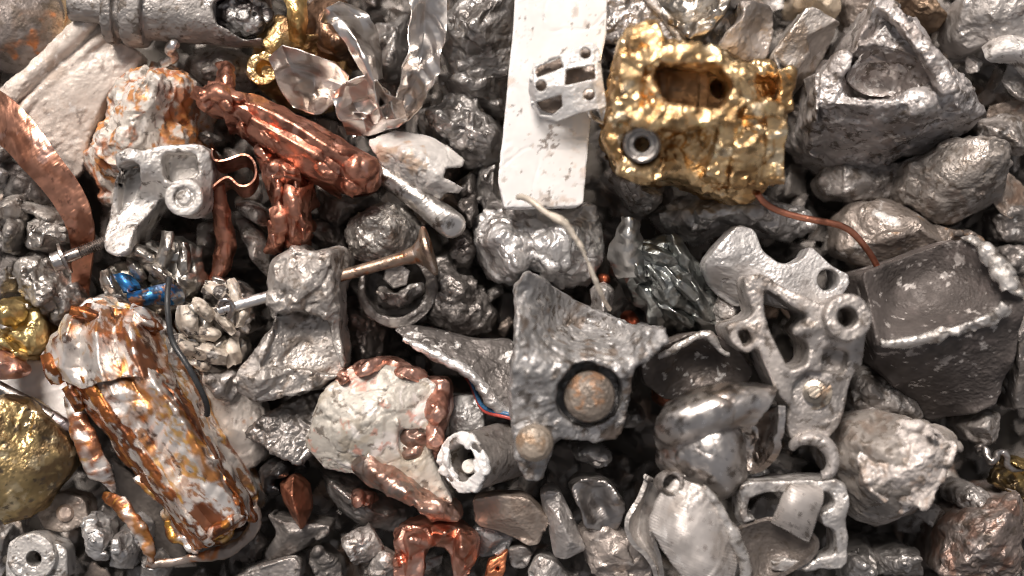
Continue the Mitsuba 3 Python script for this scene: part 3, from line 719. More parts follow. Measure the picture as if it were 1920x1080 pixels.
COPP = ((0.60, 0.285, 0.20), 0.22, ((0.27, 0.11, 0.075), 9, 0.1, 0.4, 0.85), ((0.74, 0.46, 0.38), 6, 0.6, 0.3, 0.6), ((0.22, 0.10, 0.07), 2.4, 0.85, 0.25, 0.7))
t = thing('crumpled_copper_sheet', 'long crumpled roll of copper sheet lying diagonally', 'copper scrap')
o = [(358, 168), (384, 150), (412, 162), (452, 166), (500, 190), (560, 214), (642, 258), (706, 300), (708, 340), (692, 362), (640, 366), (600, 346), (560, 322), (520, 302), (470, 272), (440, 246), (420, 215), (385, 207), (358, 190)]
g = G(350, 140, 716, 376, 6, 48, 0.75, zr=38)
g.add(g.slab(o, [(360, 180, 28), (384, 152, 26), (412, 164, 28), (500, 190, 30), (560, 216, 30), (642, 260, 28), (704, 304, 28), (690, 360, 26), (600, 345, 26), (520, 300, 26), (440, 244, 24), (400, 185, 38), (470, 215, 42), (530, 245, 43), (590, 280, 45), (640, 310, 43), (680, 328, 38), (430, 180, 30), (450, 225, 31), (560, 290, 33)], 10, r=3))
g.rag(0.8, 7, 4).cut(g.cap((425, 168, 39), (470, 192, 44), 1.6), 0.8).cut(g.cap((560, 300, 36), (640, 345, 38), 1.4), 1).cut(g.cap((655, 290, 44), (660, 350, 38), 1.2), 1)
put(t + '__roll', g, 'copper', COPP, [('h', 1.8, 18), ('c', 1.0, 16), ('f', 0.4, 7)])
put(t + '__tab', sheet([[(400, 172, 28), (420, 176, 33), (440, 172, 28)], [(406, 146, 26), (424, 141, 32), (438, 148, 25)], [(410, 122, 14), (424, 114, 19), (436, 124, 13)]], 1.0, 0.6, [('c', 2.0, 8), ('f', 0.6, 4)], 8), 'copper', COPP)
for i, net in enumerate(([[(372, 172, 34), (400, 158, 40), (430, 168, 40)], [(376, 186, 42), (404, 174, 45), (436, 182, 44)], [(384, 200, 36), (412, 192, 40), (440, 198, 40)]],
                         [[(420, 205, 36), (445, 200, 42), (470, 214, 44)], [(424, 232, 34), (446, 226, 37), (466, 236, 38)], [(438, 254, 24), (452, 250, 25), (466, 254, 25)]],
                         [[(640, 300, 42), (672, 290, 45), (706, 298, 38)], [(646, 326, 44), (676, 322, 47), (708, 322, 40)], [(650, 352, 34), (676, 356, 36), (700, 350, 30)]])):
    put(t + '__fold', sheet(net, 1.0, 0.7, [('c', 1.3, 7), ('f', 0.5, 4)], 40 + i, 0.8), 'copper', COPP)

for net, sd in (([[(400, 168, 28), (425, 178, 37), (440, 200, 39)], [(468, 178, 28), (482, 198, 42), (480, 225, 41)], [(538, 206, 28), (550, 232, 46), (540, 262, 43)], [(612, 244, 28), (612, 272, 48), (596, 305, 44)], [(684, 286, 28), (676, 310, 45), (655, 342, 41)]], 61),
                ([[(440, 200, 40), (434, 218, 33), (424, 230, 22)], [(480, 225, 42), (472, 250, 36), (466, 270, 22)], [(540, 262, 44), (528, 290, 38), (518, 306, 22)], [(596, 305, 45), (582, 326, 39), (576, 341, 22)], [(655, 340, 42), (644, 358, 35), (638, 370, 22)]], 62),
                ([[(452, 205, 41), (462, 216, 43), (470, 232, 40)], [(520, 240, 44), (528, 256, 46.5), (522, 276, 41)], [(600, 284, 46), (604, 298, 48), (592, 318, 42)], [(640, 312, 45), (638, 326, 45), (630, 346, 38)]], 63)):
    put(t + '__wrap', sheet(net, 1.0, 0.7, [('c', 1.6, 15), ('c', 0.8, 8), ('f', 0.2, 5)], sd, 1.2, order=1), 'copper', COPP)
folds(t, [(385, 178, 38, 46, 30, 20, 5), (425, 190, 38, 60, 26, 60, 6), (440, 182, 38, 50, 26, 30, 5), (455, 236, 33, 46, 25, 70, 5), (392, 192, 36, 40, 24, 130, 5), (410, 166, 37, 40, 22, 10, 4), (500, 296, 32, 60, 22, 40, 4), (610, 318, 44, 60, 30, 30, 3), (580, 262, 43, 80, 20, 35, 3), (655, 345, 41, 50, 30, 60, 3), (506, 258, 41, 56, 24, 50, 4), (640, 286, 45, 60, 24, 20, 3), (690, 340, 36, 40, 26, 100, 4)], 'copper', COPP, seed=1)
t = thing('hanging_copper_crumple', 'twisted copper foil wad hanging below the long copper roll', 'copper scrap')
o = [(478, 294), (505, 285), (545, 300), (576, 325), (584, 360), (572, 382), (578, 430), (562, 456), (532, 458), (506, 474), (496, 462), (518, 420), (512, 390), (498, 350)]
g = G(470, 278, 592, 482, 0, 40, 0.7, zr=28)
g.add(g.slab(o, auto(o, 32, 16, 5, 4), 2, r=2.5)).rag(1.0, 6, 6)
put(t + '__wad', g, 'copper', COPP, [('h', 3.0, 11), ('c', 1.8, 10), ('h', 1.0, 5)])
for i, net in enumerate(([[(482, 296, 30), (510, 300, 36), (540, 296, 32)], [(492, 330, 33), (520, 326, 38), (548, 330, 34)], [(500, 356, 24), (524, 362, 28), (552, 356, 24)]],
                         [[(535, 340, 36), (560, 352, 38), (586, 340, 28)], [(532, 380, 38), (556, 384, 41), (580, 376, 30)], [(536, 420, 34), (556, 424, 36), (574, 418, 28)], [(530, 452, 22), (548, 462, 24), (566, 452, 20)]],
                         [[(505, 392, 34), (522, 384, 37), (538, 392, 36)], [(508, 430, 32), (520, 432, 36), (534, 432, 34)], [(496, 470, 18), (512, 474, 20), (528, 468, 18)]])):
    put(t + '__fold', sheet(net, 0.9, 0.6, [('c', 1.6, 7), ('f', 0.5, 4)], 50 + i, 0.8), 'copper', COPP)

for net, sd in (([[(486, 300, 26), (500, 296, 34), (516, 304, 30)], [(500, 340, 28), (512, 334, 38), (530, 338, 32)], [(508, 380, 26), (522, 376, 37), (538, 380, 32)], [(514, 420, 26), (526, 420, 36), (540, 424, 30)], [(500, 466, 14), (514, 470, 22), (530, 470, 16)]], 91),
                ([[(520, 292, 26), (538, 296, 35), (556, 306, 28)], [(534, 330, 28), (552, 328, 38), (572, 336, 28)], [(536, 366, 30), (556, 362, 40), (580, 368, 28)], [(530, 400, 30), (552, 398, 41), (574, 402, 30)], [(528, 440, 24), (548, 444, 34), (570, 440, 24)], [(534, 458, 14), (548, 466, 18), (562, 456, 14)]], 92),
                ([[(500, 318, 32), (530, 312, 40), (562, 322, 36)], [(506, 334, 36), (534, 330, 43), (566, 338, 38)], [(514, 350, 30), (538, 350, 36), (566, 354, 32)]], 93)):
    put(t + '__strip', sheet(net, 0.9, 0.6, [('c', 1.3, 10), ('c', 0.6, 5)], sd, 1.2, order=1), 'copper', COPP)
folds(t, [(540, 318, 38, 50, 22, 20, 4), (522, 356, 37, 50, 20, 100, 4), (566, 420, 36, 60, 18, 85, 4), (512, 440, 30, 50, 18, 80, 4)], 'copper', COPP, seed=2)
t = thing('copper_ribbon', 'thin copper ribbon rolled into a loop with a dangling tail', 'copper ribbon')
loop = [(398, 278), (404, 300), (428, 298), (455, 290), (474, 300), (480, 322), (468, 344), (446, 346), (430, 332), (412, 338), (396, 352)]
put(t + '__loop', sheet([[(x, y, 34 - 0.4 * i) for i, (x, y) in enumerate(loop)], [(x + 5 - 0.05 * (x - 435), y + 9, 28 - 0.4 * i) for i, (x, y) in enumerate(loop)], [(x + 8 - 0.12 * (x - 435), y + 22, 20 - 0.4 * i) for i, (x, y) in enumerate(loop)]], 0.9, 0.6, [('c', 0.5, 8)], 3), 'copper', COPP)
put(t + '__tail', sheet([[(394, 346, 24), (408, 350, 28), (420, 344, 26)], [(398, 390, 20), (412, 392, 24), (428, 386, 22)], [(404, 440, 14), (422, 444, 18), (440, 436, 12)], [(400, 490, 10), (420, 492, 15), (438, 482, 8)], [(388, 528, 4), (404, 534, 6), (418, 524, 4)]], 0.9, 0.7, [('c', 1.1, 8)], 6, 0.6), 'copper', COPP)

for i, (o, zt, txt) in enumerate((([(428, 380), (456, 370), (502, 398), (498, 428), (446, 404)], 14, 'flat grey sliver just right of the copper ribbon tail'),
                                  ([(428, 408), (452, 406), (488, 440), (503, 474), (502, 525), (480, 505), (452, 455)], 10, 'long worn grey bar between the copper ribbon and the hanging copper wad'),
                                  ([(362, 420), (396, 412), (404, 460), (396, 492), (368, 482)], 4, 'dim grey stub left of the copper ribbon tail'))):
    lump('grey_sliver', o, auto(o, zt, zt - 8, i), -20, 'cast', MID, [('f', 0.5, 8)], txt, 'metal fragment', r=2.5)

t = thing('brass_housing', 'brown gold ring housing with a pale bore at the chrome sheet', 'brass housing')
g = G(460, 10, 660, 205, -20, 18, 0.8)
o = [(512, 18), (545, 28), (560, 60), (622, 60), (650, 110), (600, 170), (618, 196), (560, 200), (515, 190), (478, 160), (466, 112), (480, 60)]
g.add(g.slab(o, [(512, 18, 4), (560, 50, 12), (640, 90, 2), (600, 190, -4), (520, 190, 2), (470, 130, 6), (480, 70, 8), (540, 100, 2), (500, 150, 12), (495, 105, 14), (560, 140, -2), (580, 170, 0)], -22, r=3)).rag(1, 8, 2)
g.add(g.cyl((498, 130, 2), (492, 128, 14), 8), 1.5).cut(g.cyl((497, 130, 8), (491, 128, 18), 3.4), 0.5)
put(t + '__ring', g, 'brass', ((0.50, 0.34, 0.16), 0.25, ((0.20, 0.11, 0.06), 12, 0.15, 0.5, 0.85), ((0.72, 0.58, 0.36), 7, 0.6, 0.4, 0.7)), [('f', 0.7, 8), ('r', 0.6, 7)])
put(t + '__lip', sheet([[(530, -10, 14), (552, -14, 16), (575, -10, 10)], [(540, 30, 16), (560, 35, 18), (572, 40, 12)], [(545, 75, 8), (556, 80, 11), (566, 88, 8)]], 2.0, 0.8, [('f', 0.7, 7)], 4, 1.0), 'brass', ((0.72, 0.50, 0.22), 0.25, ((0.36, 0.2, 0.07), 9, 0.3, 0.5, 0.8)))

o = [(565, 0), (600, -20), (648, -10), (640, 40), (690, 60), (690, 110), (640, 118), (590, 110), (560, 60)]
lump('bronze_casting', o, auto(o, 8, -4, 4), -25, 'brass', ((0.34, 0.21, 0.14), 0.3, ((0.12, 0.08, 0.06), 10, 0.2, 0.4, 0.8)), [('f', 0.6, 7), ('h', 0.8, 9)], 'dark bronze casting seen through the gap in the chrome sheet', 'bronze casting', r=3)

CHR = ((0.74, 0.70, 0.67), 0.10, ((0.40, 0.33, 0.28), 11, 0.3, 0.4, 0.75))
put(sh + '__fold', sheet([[(598, 42, 28), (612, 14, 38), (640, 2, 34), (668, 10, 24)], [(622, 48, 38), (640, 36, 36), (664, 30, 26), (694, 34, 26)], [(650, 84, 36), (668, 74, 40), (688, 66, 32), (708, 60, 24)], [(672, 122, 34), (684, 112, 42), (700, 104, 36), (716, 96, 24)], [(692, 158, 32), (700, 154, 38), (706, 150, 34), (712, 146, 26)]], 0.6, 0.7, [('c', 2.4, 14), ('c', 0.7, 7)], 15, order=1), 'chrome', CHR)
put(sh + '__fold', sheet([[(622, 178, 22), (650, 152, 32), (688, 140, 34), (708, 150, 38)], [(632, 212, 26), (660, 192, 14), (692, 184, 18), (724, 172, 34)], [(640, 226, 28), (680, 224, 18), (716, 212, 20), (752, 190, 32)], [(650, 250, 14), (690, 254, 12), (730, 242, 12), (764, 224, 20)]], 0.6, 0.7, [('c', 3.0, 13), ('c', 0.7, 7)], 16, order=1), 'chrome', CHR)
put(sh + '__fold', sheet([[(700, 150, 38), (712, 160, 26), (730, 172, 30)], [(706, 190, 36), (716, 200, 20), (736, 205, 30)], [(716, 222, 28), (726, 224, 20), (744, 222, 26)]], 0.6, 0.7, [('c', 1.8, 10)], 17, order=1), 'chrome', CHR)

OREG = ((0.50, 0.485, 0.475), 0.25, ((0.22, 0.20, 0.19), 10, 0.3, 0.5, 0.75), ((0.78, 0.77, 0.76), 6, 0.55, 0.4, 0.6))
OREM = ((0.36, 0.345, 0.335), 0.3, ((0.15, 0.135, 0.125), 9, 0.25, 0.5, 0.8), ((0.70, 0.69, 0.68), 5, 0.6, 0.4, 0.6))
OREB = ((0.66, 0.65, 0.645), 0.2, ((0.30, 0.27, 0.255), 8, 0.35, 0.4, 0.8))
for o, zt, ze, pal, txt, sd in (
        ([(826, 10), (858, -30), (976, -45), (974, 60), (957, 132), (900, 142), (850, 132), (828, 80)], 26, 6, OREM, 'big striated grey ore lump between the chrome sheet and the white bar', 1),
        ([(812, 128), (860, 128), (905, 138), (958, 120), (952, 205), (900, 200), (850, 182)], 12, -4, OREM, 'dark striated lump just under the big ore lump beside the white bar', 2),
        ([(780, 195), (845, 172), (900, 186), (932, 222), (944, 262), (926, 300), (880, 304), (830, 270), (790, 245)], 18, -2, OREM, 'ore lump with a pale broken face above the torn sleeve', 3),
        ([(690, 30), (760, 15), (770, 120), (722, 145), (688, 105)], 2, -12, OREM, 'dark pitted lump showing inside the folds of the chrome sheet', 4),
        ([(888, 450), (905, 402), (960, 384), (1060, 392), (1110, 378), (1132, 420), (1130, 490), (1100, 526), (1040, 530), (990, 512), (960, 530), (915, 516), (900, 490)], 26, 4, OREB, 'bright silvery melted lump under the lower end of the white bar', 6),
        ([(1242, 395), (1290, 370), (1370, 348), (1440, 362), (1522, 385), (1542, 420), (1500, 442), (1420, 430), (1380, 422), (1330, 447), (1290, 442), (1252, 418)], 24, 2, OREG, 'long wrinkled silvery lump below the brass block', 7),
        ([(585, 885), (640, 895), (702, 925), (752, 962), (764, 990), (722, 1012), (660, 992), (600, 935)], 14, -6, OREM, 'wrinkled dark silver lump under the copper edged slab', 8),
        ([(138, 990), (160, 965), (190, 985), (192, 1020), (178, 1060), (150, 1050)], 22, 6, OREB, 'silvery nugget touching the square flange below the rusted can', 9),
        ([(196, 1012), (220, 992), (240, 1010), (238, 1046), (222, 1080), (192, 1070)], 24, 8, OREB, 'bright silvery nugget in the middle of the cluster below the rusted can', 12),
        ([(232, 990), (250, 968), (276, 985), (282, 1020), (262, 1040), (240, 1022)], 18, 4, OREB, 'silvery nugget under the curled flap of the rusted can', 13),
        ([(245, 1048), (290, 1040), (312, 1062), (300, 1095), (250, 1095)], 16, 2, OREG, 'silvery lump at the bottom edge below the rusted can', 14),
        ([(1070, 850), (1100, 838), (1130, 842), (1150, 860), (1120, 878), (1085, 868)], 14, 4, OREB, 'small bright lump under the lower edge of the grey saddle casting', 15),
        ([(1176, 772), (1205, 766), (1216, 790), (1196, 808), (1176, 800)], 8, -2, OREM, 'small glinting dark lump right of the grey saddle casting', 16),
        ([(1380, 884), (1420, 876), (1450, 890), (1420, 905), (1388, 902)], 16, 6, OREB, 'small glinting lump just above the open metal frame', 17),
        ([(1660, 1048), (1700, 1030), (1740, 1040), (1752, 1095), (1660, 1095)], 24, 10, OREM, 'dark shiny lump at the bottom edge under the large angular lump', 18),
        ([(1590, 1040), (1640, 1028), (1664, 1050), (1650, 1095), (1590, 1095)], 18, 6, OREM, 'dark shiny lump at the bottom edge right of the open metal frame', 19),
        ([(895, 300), (935, 285), (950, 390), (905, 400), (885, 350)], 8, -8, OREM, 'small dark lump tucked against the left edge of the white bar', 10)):
    lump('ore_lump', o, auto(o, zt, ze, sd, 3.5), -30, 'ore', pal, MOLTEN if sd in (3, 6, 7, 9, 12) else ANGULAR, txt, 'metal lump', 'tps' if sd in (6, 7) else 'lin', r=2, ch=0, rag=(1.2, 8), vox=0.78)

g = G(680, 232, 880, 402, 0, 26, 0.75, zr=18)
o = [(688, 264), (735, 242), (790, 244), (836, 268), (872, 298), (864, 312), (838, 318), (832, 334), (870, 352), (862, 364), (830, 360), (812, 394), (770, 376), (736, 336), (710, 300)]
g.add(g.shell(o, [(690, 262, 10), (735, 244, 8), (790, 246, 8), (840, 270, 10), (868, 300, 12), (735, 330, 8), (770, 374, 4), (812, 390, 4), (760, 290, 23), (800, 310, 24), (840, 325, 22), (720, 275, 18), (865, 355, 16)], 2.4, ch=0)).rag(0.5, 5, 2)
put('torn_sleeve', g, 'stone', ((0.56, 0.54, 0.52), 0.15, ((0.40, 0.27, 0.17), 12, 0.6, 0.4, 0.7), ((0.30, 0.28, 0.26), 7, 0.5, 0.4, 0.6)), [('f', 0.6, 9), ('v', 0.4, 9), ('R', 0.5, 4), ('B', 0.4, 2.6)], 'pale arched sleeve torn open in jagged teeth below the chrome sheet', 'metal sleeve')
g = G(690, 300, 880, 460, -4, 22, 0.75)
g.add(g.cap((700, 310, 9), (846, 420, 14), 5.0, 6.2)).cut(g.half((840, 415, 18.2), (-0.2, 0.2, -1)), 0.8).rag(0.4, 8, 2)
put('rod_stub', g, 'satin', PALE, [('f', 0.35, 8)], 'pale rod with a flattened shiny end below the torn sleeve', 'metal rod')

# ---------------------------------------------------------------- buckle plate and the pieces at the top edge
g = G(980, 70, 1150, 238, 40, 64, 0.5, zr=56)
o = [(1000, 124), (1008, 116), (1060, 98), (1106, 79), (1116, 82), (1124, 92), (1131, 150), (1138, 195), (1133, 228), (1121, 203), (1085, 212), (1045, 226), (1012, 216), (996, 196), (990, 165), (992, 150)]
g.add(g.shell(o, [(1000, 124, 53), (1060, 98, 55), (1112, 80, 55), (1131, 150, 54), (1138, 195, 52), (1133, 228, 44), (1121, 203, 53), (1085, 212, 53), (1045, 226, 49), (1012, 216, 49), (990, 165, 50), (1004, 160, 54), (1060, 160, 56), (1110, 150, 56)], 2.4, 'lin', 0.3, ch=0))
for q in ([(1004, 126), (1050, 107), (1057, 126), (1007, 145)], [(1062, 131), (1074, 128), (1115, 122), (1117, 148), (1059, 161)], [(1003, 190), (1053, 177), (1055, 198), (1035, 214), (1014, 212)]):
    g.cut(g.slab(q, 80, 20, r=0.2, ch=0), 0.3)
for q in ((1098, 100), (1015, 160), (1105, 177)):
    g.cut(g.cyl((*q, 20), (*q, 80), 2.4), 0.3)
t = thing('buckle_plate', 'small pale plate pierced with slots and round holes on the white bar', 'plate')
put(t + '__plate', g, 'dull', ((0.66, 0.655, 0.65), 0.10, ((0.42, 0.41, 0.40), 7, 0.45, 0.4, 0.7), CHIP), [('f', 0.2, 7)])
g = G(985, 90, 1140, 225, 40, 52, 0.7, zr=50)
g.add(g.slab([(1000, 126), (1060, 104), (1112, 92), (1122, 190), (1050, 214), (1008, 206)], [(1000, 126, 49), (1112, 92, 50), (1122, 190, 49), (1008, 206, 47)], 46, 'lin', r=0.4)).rag(0.8, 5, 2)
put(t + '__inner_spring', g, 'dull', ((0.19, 0.15, 0.125), 0.3, ((0.52, 0.46, 0.42), 7, 0.25, 0.3, 0.8)), [('f', 0.4, 5)])
put(t + '__hook', tube([(1104, 206, 51), (1110, 218, 48), (1122, 226, 45), (1132, 230, 44)], 1.1, 10, 0.6), 'satin', SILVER)

o = [(1132, -30), (1205, -30), (1272, 60), (1278, 86), (1230, 90), (1132, 80)]
t = thing('rough_plate', 'dark coarse plate with a smooth raised rim behind the brass block', 'cast plate')
g = G(1125, -40, 1285, 95, -12, 10, 0.8); g.add(g.slab(o, 4, -12, r=1.5, ch=0))
put(t + '__plate', g, 'ore', ((0.38, 0.355, 0.34), 0.25), ROUGH)
put(t + '__rim', tube([(1190, -40, 5), (1215, -5, 6), (1250, 35, 6), (1276, 80, 4)], 2.1, 12, 0.8, [('f', 0.3, 6)], 2), 'cast', PALE)
for i, (o, zt, txt) in enumerate((([(1130, 78), (1165, 82), (1158, 120), (1138, 118)], 6, 'small black shiny sliver between the white bar and the brass block'),
                                  ([(1132, 128), (1160, 120), (1156, 185), (1134, 180)], 2, 'dark sliver beside the right edge of the white bar'))):
    lump('black_sliver', o, auto(o, zt, zt - 8, i, 3), -24, 'satin', DARK, BROKEN, txt, 'metal fragment', 'lin')

g = G(1215, -45, 1380, 85, -14, 22, 0.8, zr=14)
g.add(g.slab([(1222, -40), (1380, -40), (1368, 5), (1352, 36), (1330, 62), (1292, 74), (1268, 50), (1240, 20)], [(1222, -40, 10), (1380, -40, 16), (1365, 10, 18), (1335, 58, 16), (1290, 70, 12), (1250, 30, 8), (1300, 10, 14)], -14, r=1.2)).cut(g.ell((1290, -12, 22), (16, 14, 20), 30), 1)
put('half_ring', g, 'satin', ((0.40, 0.375, 0.34), 0.2, ((0.18, 0.13, 0.08), 9, 0.3, 0.5, 0.7)), CAST, 'curved steel half ring at the top edge above the brass block', 'metal ring')
o = [(1385, 0), (1412, 2), (1452, 10), (1458, 60), (1442, 110), (1400, 112), (1348, 86), (1364, 58), (1392, 30)]
lump('curved_block', o, [(1385, 0, 22), (1412, 2, 23), (1452, 10, 16), (1458, 60, 14), (1442, 108, 12), (1400, 110, 14), (1350, 86, 18), (1364, 58, 22), (1396, 36, 24), (1425, 55, 13), (1385, 85, 20)], -16, 'cast', ((0.38, 0.35, 0.33), 0.2, ((0.24, 0.21, 0.19), 12, 0.3, 0.5, 0.6)), PLATE, 'dark smooth saddle block with a pale broken left face at the top', 'metal block', r=1.2, rag=(0.3, 7))
o = [(1514, 10), (1570, 38), (1582, 52), (1562, 92), (1548, 122), (1512, 160), (1490, 184), (1464, 142), (1448, 102), (1480, 58)]
lump('wedge_block', o, [(1514, 12, 24), (1568, 40, 22), (1488, 132, 21), (1452, 100, 22), (1480, 58, 24), (1582, 54, 6), (1548, 122, 2), (1492, 184, 0), (1520, 100, 20), (1535, 110, 6), (1510, 70, 23)], -22, 'cast', ((0.44, 0.41, 0.385), 0.25, ((0.24, 0.18, 0.13), 9, 0.3, 0.5, 0.7), ((0.70, 0.68, 0.67), 7, 0.55, 0.4, 0.6)), PLATE, 'wedge shaped block with a pale flat top left of the angular casting', 'metal block', 'lin', r=1.2, rag=(0.4, 7))
for i, (k, o, zt, ze, mat, pal, sp, txt) in enumerate((
        ('tan_knob', [(1492, -25), (1582, -25), (1584, 15), (1572, 34), (1545, 28), (1520, 8), (1500, 10)], 14, 4, 'stone', ((0.50, 0.42, 0.32), 0.2), [('f', 0.7, 7)], 'tan rounded knob at the top edge above the wedge block'),
        ('brown_plate', [(1585, -10), (1650, -12), (1665, 30), (1640, 70), (1600, 60)], 4, -4, 'dull', BROWN, BROKEN, 'dark brown plate hidden behind the tip of the angular casting'),
        ('brown_wedge', [(1690, -30), (1752, -20), (1792, 22), (1772, 50), (1742, 42), (1700, 12)], 16, 4, 'dull', ((0.27, 0.19, 0.13), 0.3), BROKEN, 'rusty brown wedge at the top edge right of the angular casting'),
        ('grey_slab', [(1835, 225), (1930, 200), (1935, 290), (1880, 285), (1840, 262)], 8, 0, 'cast', MID, CAST, 'plain grey slab at the right edge below the torn pale collar'),
        ('black_wedge', [(1560, 300), (1620, 310), (1720, 300), (1720, 372), (1640, 380), (1560, 372), (1538, 340)], 4, -6, 'dull', MID, BROKEN, 'dark faceted block in the shadow under the angular casting'),
        ('black_wedge', [(1485, 180), (1530, 190), (1540, 260), (1520, 290), (1490, 270)], 2, -8, 'dull', MID, BROKEN, 'dark chip squeezed between the brass block and the angular casting'),
        ('pale_wedge', [(1134, 322), (1160, 300), (1202, 330), (1240, 330), (1242, 376), (1216, 400), (1195, 396), (1165, 352)], 18, 6, 'cast', MID, BROKEN, 'grey faceted wedge between the white bar end and the long wrinkled lump'))):
    lump(k, o, auto(o, zt, ze, i + 20, 2), -28, mat, pal, sp, txt, 'metal fragment', 'lin', r=1.6)
o = [(1812, -20), (1935, -25), (1935, 72), (1872, 76), (1832, 92), (1798, 62)]
lump('pale_casting', o, [(1812, -20, 22), (1935, -20, 26), (1935, 70, 22), (1872, 76, 18), (1800, 62, 14), (1860, 25, 25), (1830, 85, 12)], -14, 'cast', ((0.50, 0.47, 0.45), 0.15, ((0.16, 0.13, 0.12), 4, 0.85, 0.3, 0.8)), CAST, 'smooth pale grey casting in the top right corner', 'metal casting', r=3)
put('torn_collar', sheet([[(1838, 96, 14), (1870, 78, 18), (1900, 72, 20), (1940, 80, 20)], [(1850, 112, 20), (1880, 100, 23), (1910, 100, 24), (1940, 110, 24)], [(1872, 116, 12), (1896, 116, 10), (1915, 130, 10), (1940, 160, 10)]], 3.0, 0.9, [('f', 0.8, 8)], 5, 1.5), 'cast', SILVER, (), 'pale torn curved collar at the right edge under the corner casting', 'metal collar')

o = [(1718, 300), (1790, 262), (1850, 250), (1902, 266), (1914, 330), (1902, 372), (1850, 402), (1800, 422), (1750, 402), (1698, 360)]
lump('broken_block', o, [(1718, 300, 14), (1790, 264, 18), (1850, 252, 24), (1905, 268, 24), (1912, 330, 14), (1900, 370, 8), (1850, 400, 6), (1800, 420, 4), (1750, 400, 8), (1700, 360, 6), (1860, 290, 28), (1790, 340, 24), (1850, 340, 24), (1770, 380, 16), (1830, 380, 16)], -24, 'dull', ((0.27, 0.245, 0.225), 0.2, ((0.62, 0.60, 0.58), 9, 0.75, 0.3, 0.8), ((0.16, 0.12, 0.10), 10, 0.3, 0.5, 0.6), DIRT), BROKEN, 'dark rounded block with bright broken patches at the right edge', 'metal block', r=3)
o = [(1575, 470), (1590, 396), (1622, 374), (1682, 370), (1722, 390), (1762, 410), (1850, 436), (1880, 476), (1810, 470), (1700, 506), (1640, 506)]
lump('crusty_block', o, auto(o, 16, 4, 31, 3), -20, 'dull', ((0.22, 0.19, 0.17), 0.2, ((0.66, 0.64, 0.62), 6, 0.75, 0.25, 0.8), ((0.30, 0.18, 0.10), 8, 0.7, 0.3, 0.7), DIRT), [('h', 1.6, 12), ('f', 0.5, 5)], 'dark brown block with white crusts behind the broken cylinder shell', 'metal block', 'lin', r=2.5)

# ---------------------------------------------------------------- right side
o = [(1622, 512), (1660, 500), (1806, 446), (1850, 466), (1890, 520), (1912, 570), (1912, 640), (1906, 760), (1850, 790), (1790, 806), (1740, 772), (1660, 690), (1638, 640), (1632, 560)]
t = thing('cylinder_shell', 'broken dark cylinder wall with a pale chipped rim', 'metal shell')
g = G(1614, 436, 1922, 815, -8, 58, 0.85, zr=44)
g.add(g.slab(o, [(1622, 512, 40), (1660, 500, 34), (1730, 474, 30), (1806, 448, 36), (1850, 470, 49), (1895, 530, 55), (1908, 575, 53), (1850, 598, 53), (1800, 615, 52.5), (1740, 632, 51.5), (1690, 641, 51), (1645, 642, 50), (1632, 570, 43), (1700, 540, 24), (1760, 510, 24), (1820, 520, 32), (1740, 590, 32), (1680, 600, 34), (1800, 575, 36), (1850, 560, 44), (1870, 520, 50), (1650, 550, 34), (1690, 652, 48), (1740, 644, 48), (1800, 628, 49), (1850, 612, 49), (1700, 690, 36), (1780, 680, 38), (1860, 650, 42), (1905, 640, 42), (1905, 760, 22), (1790, 800, 2), (1740, 770, 6), (1820, 740, 22), (1665, 690, 22)], -10, r=1.2, mode='soft')).rag(0.4, 14, 3)
put(t + '__wall', g, 'scale', ((0.085, 0.074, 0.07), 0.2, ((0.13, 0.11, 0.105), 14, 0.3, 0.5, 0.6), ((0.52, 0.49, 0.47), 2.8, 0.85, 0.2, 0.8), ((0.40, 0.37, 0.355), 6, 0.95, 0.2, 0.7)), [('f', 0.3, 12), ('B', 0.2, 2.6)])
put(t + '__rim', sheet([[(1642, 634, 49), (1690, 634, 51), (1740, 624, 52), (1800, 606, 53), (1846, 588, 54), (1880, 560, 56)], [(1646, 644, 50.5), (1690, 643, 52), (1740, 633, 53), (1800, 616, 54), (1852, 598, 55), (1896, 568, 57)], [(1650, 650, 48), (1692, 650, 49), (1742, 642, 49), (1802, 624, 50), (1858, 608, 51), (1910, 580, 53)]], 1.0, 0.6, [('f', 0.9, 5), ('H', 1.4, 4)], 3, 1.6), 'cast', PALE)
put(t + '__rim', sheet([[(1806, 448, 38), (1834, 470, 46), (1860, 508, 51), (1880, 548, 55)], [(1818, 446, 39), (1852, 468, 51), (1880, 502, 56), (1896, 546, 57.5)], [(1830, 456, 36), (1866, 474, 48), (1898, 512, 52), (1912, 560, 53)]], 1.4, 0.6, [('f', 0.8, 6), ('h', 1.2, 6), ('H', 1.0, 4)], 4, 1.5), 'cast', PALE)

o = [(1318, 496), (1344, 460), (1384, 420), (1416, 430), (1430, 470), (1460, 494), (1486, 496), (1508, 482), (1520, 460), (1560, 498), (1592, 514), (1594, 532), (1576, 562), (1540, 580), (1480, 580), (1430, 565), (1390, 578), (1345, 545)]
g = G(1308, 410, 1604, 590, 10, 46, 0.75, zr=40)
g.add(g.slab(o, [(1318, 496, 38), (1384, 422, 40), (1430, 470, 41), (1486, 496, 41), (1520, 462, 40), (1592, 520, 40), (1540, 575, 40), (1440, 560, 40), (1390, 575, 26), (1345, 545, 26), (1350, 500, 41), (1500, 540, 41)], 16, r=1.4, ch=1)).cut(g.cyl((1553, 525, 0), (1553, 525, 60), 4.8), 0.8)
g.cut(g.box((1365, 565, 30), (8, 4, 6), -30, 1), 1)
put('notched_plate', g, 'cast', ((0.60, 0.59, 0.585), 0.15, ((0.36, 0.34, 0.33), 10, 0.5, 0.4, 0.6), ((0.15, 0.13, 0.12), 3.5, 1.0, 0.2, 0.8)), SMOOTH, 'thick pale grey plate with a half round notch and a round hole', 'metal plate')

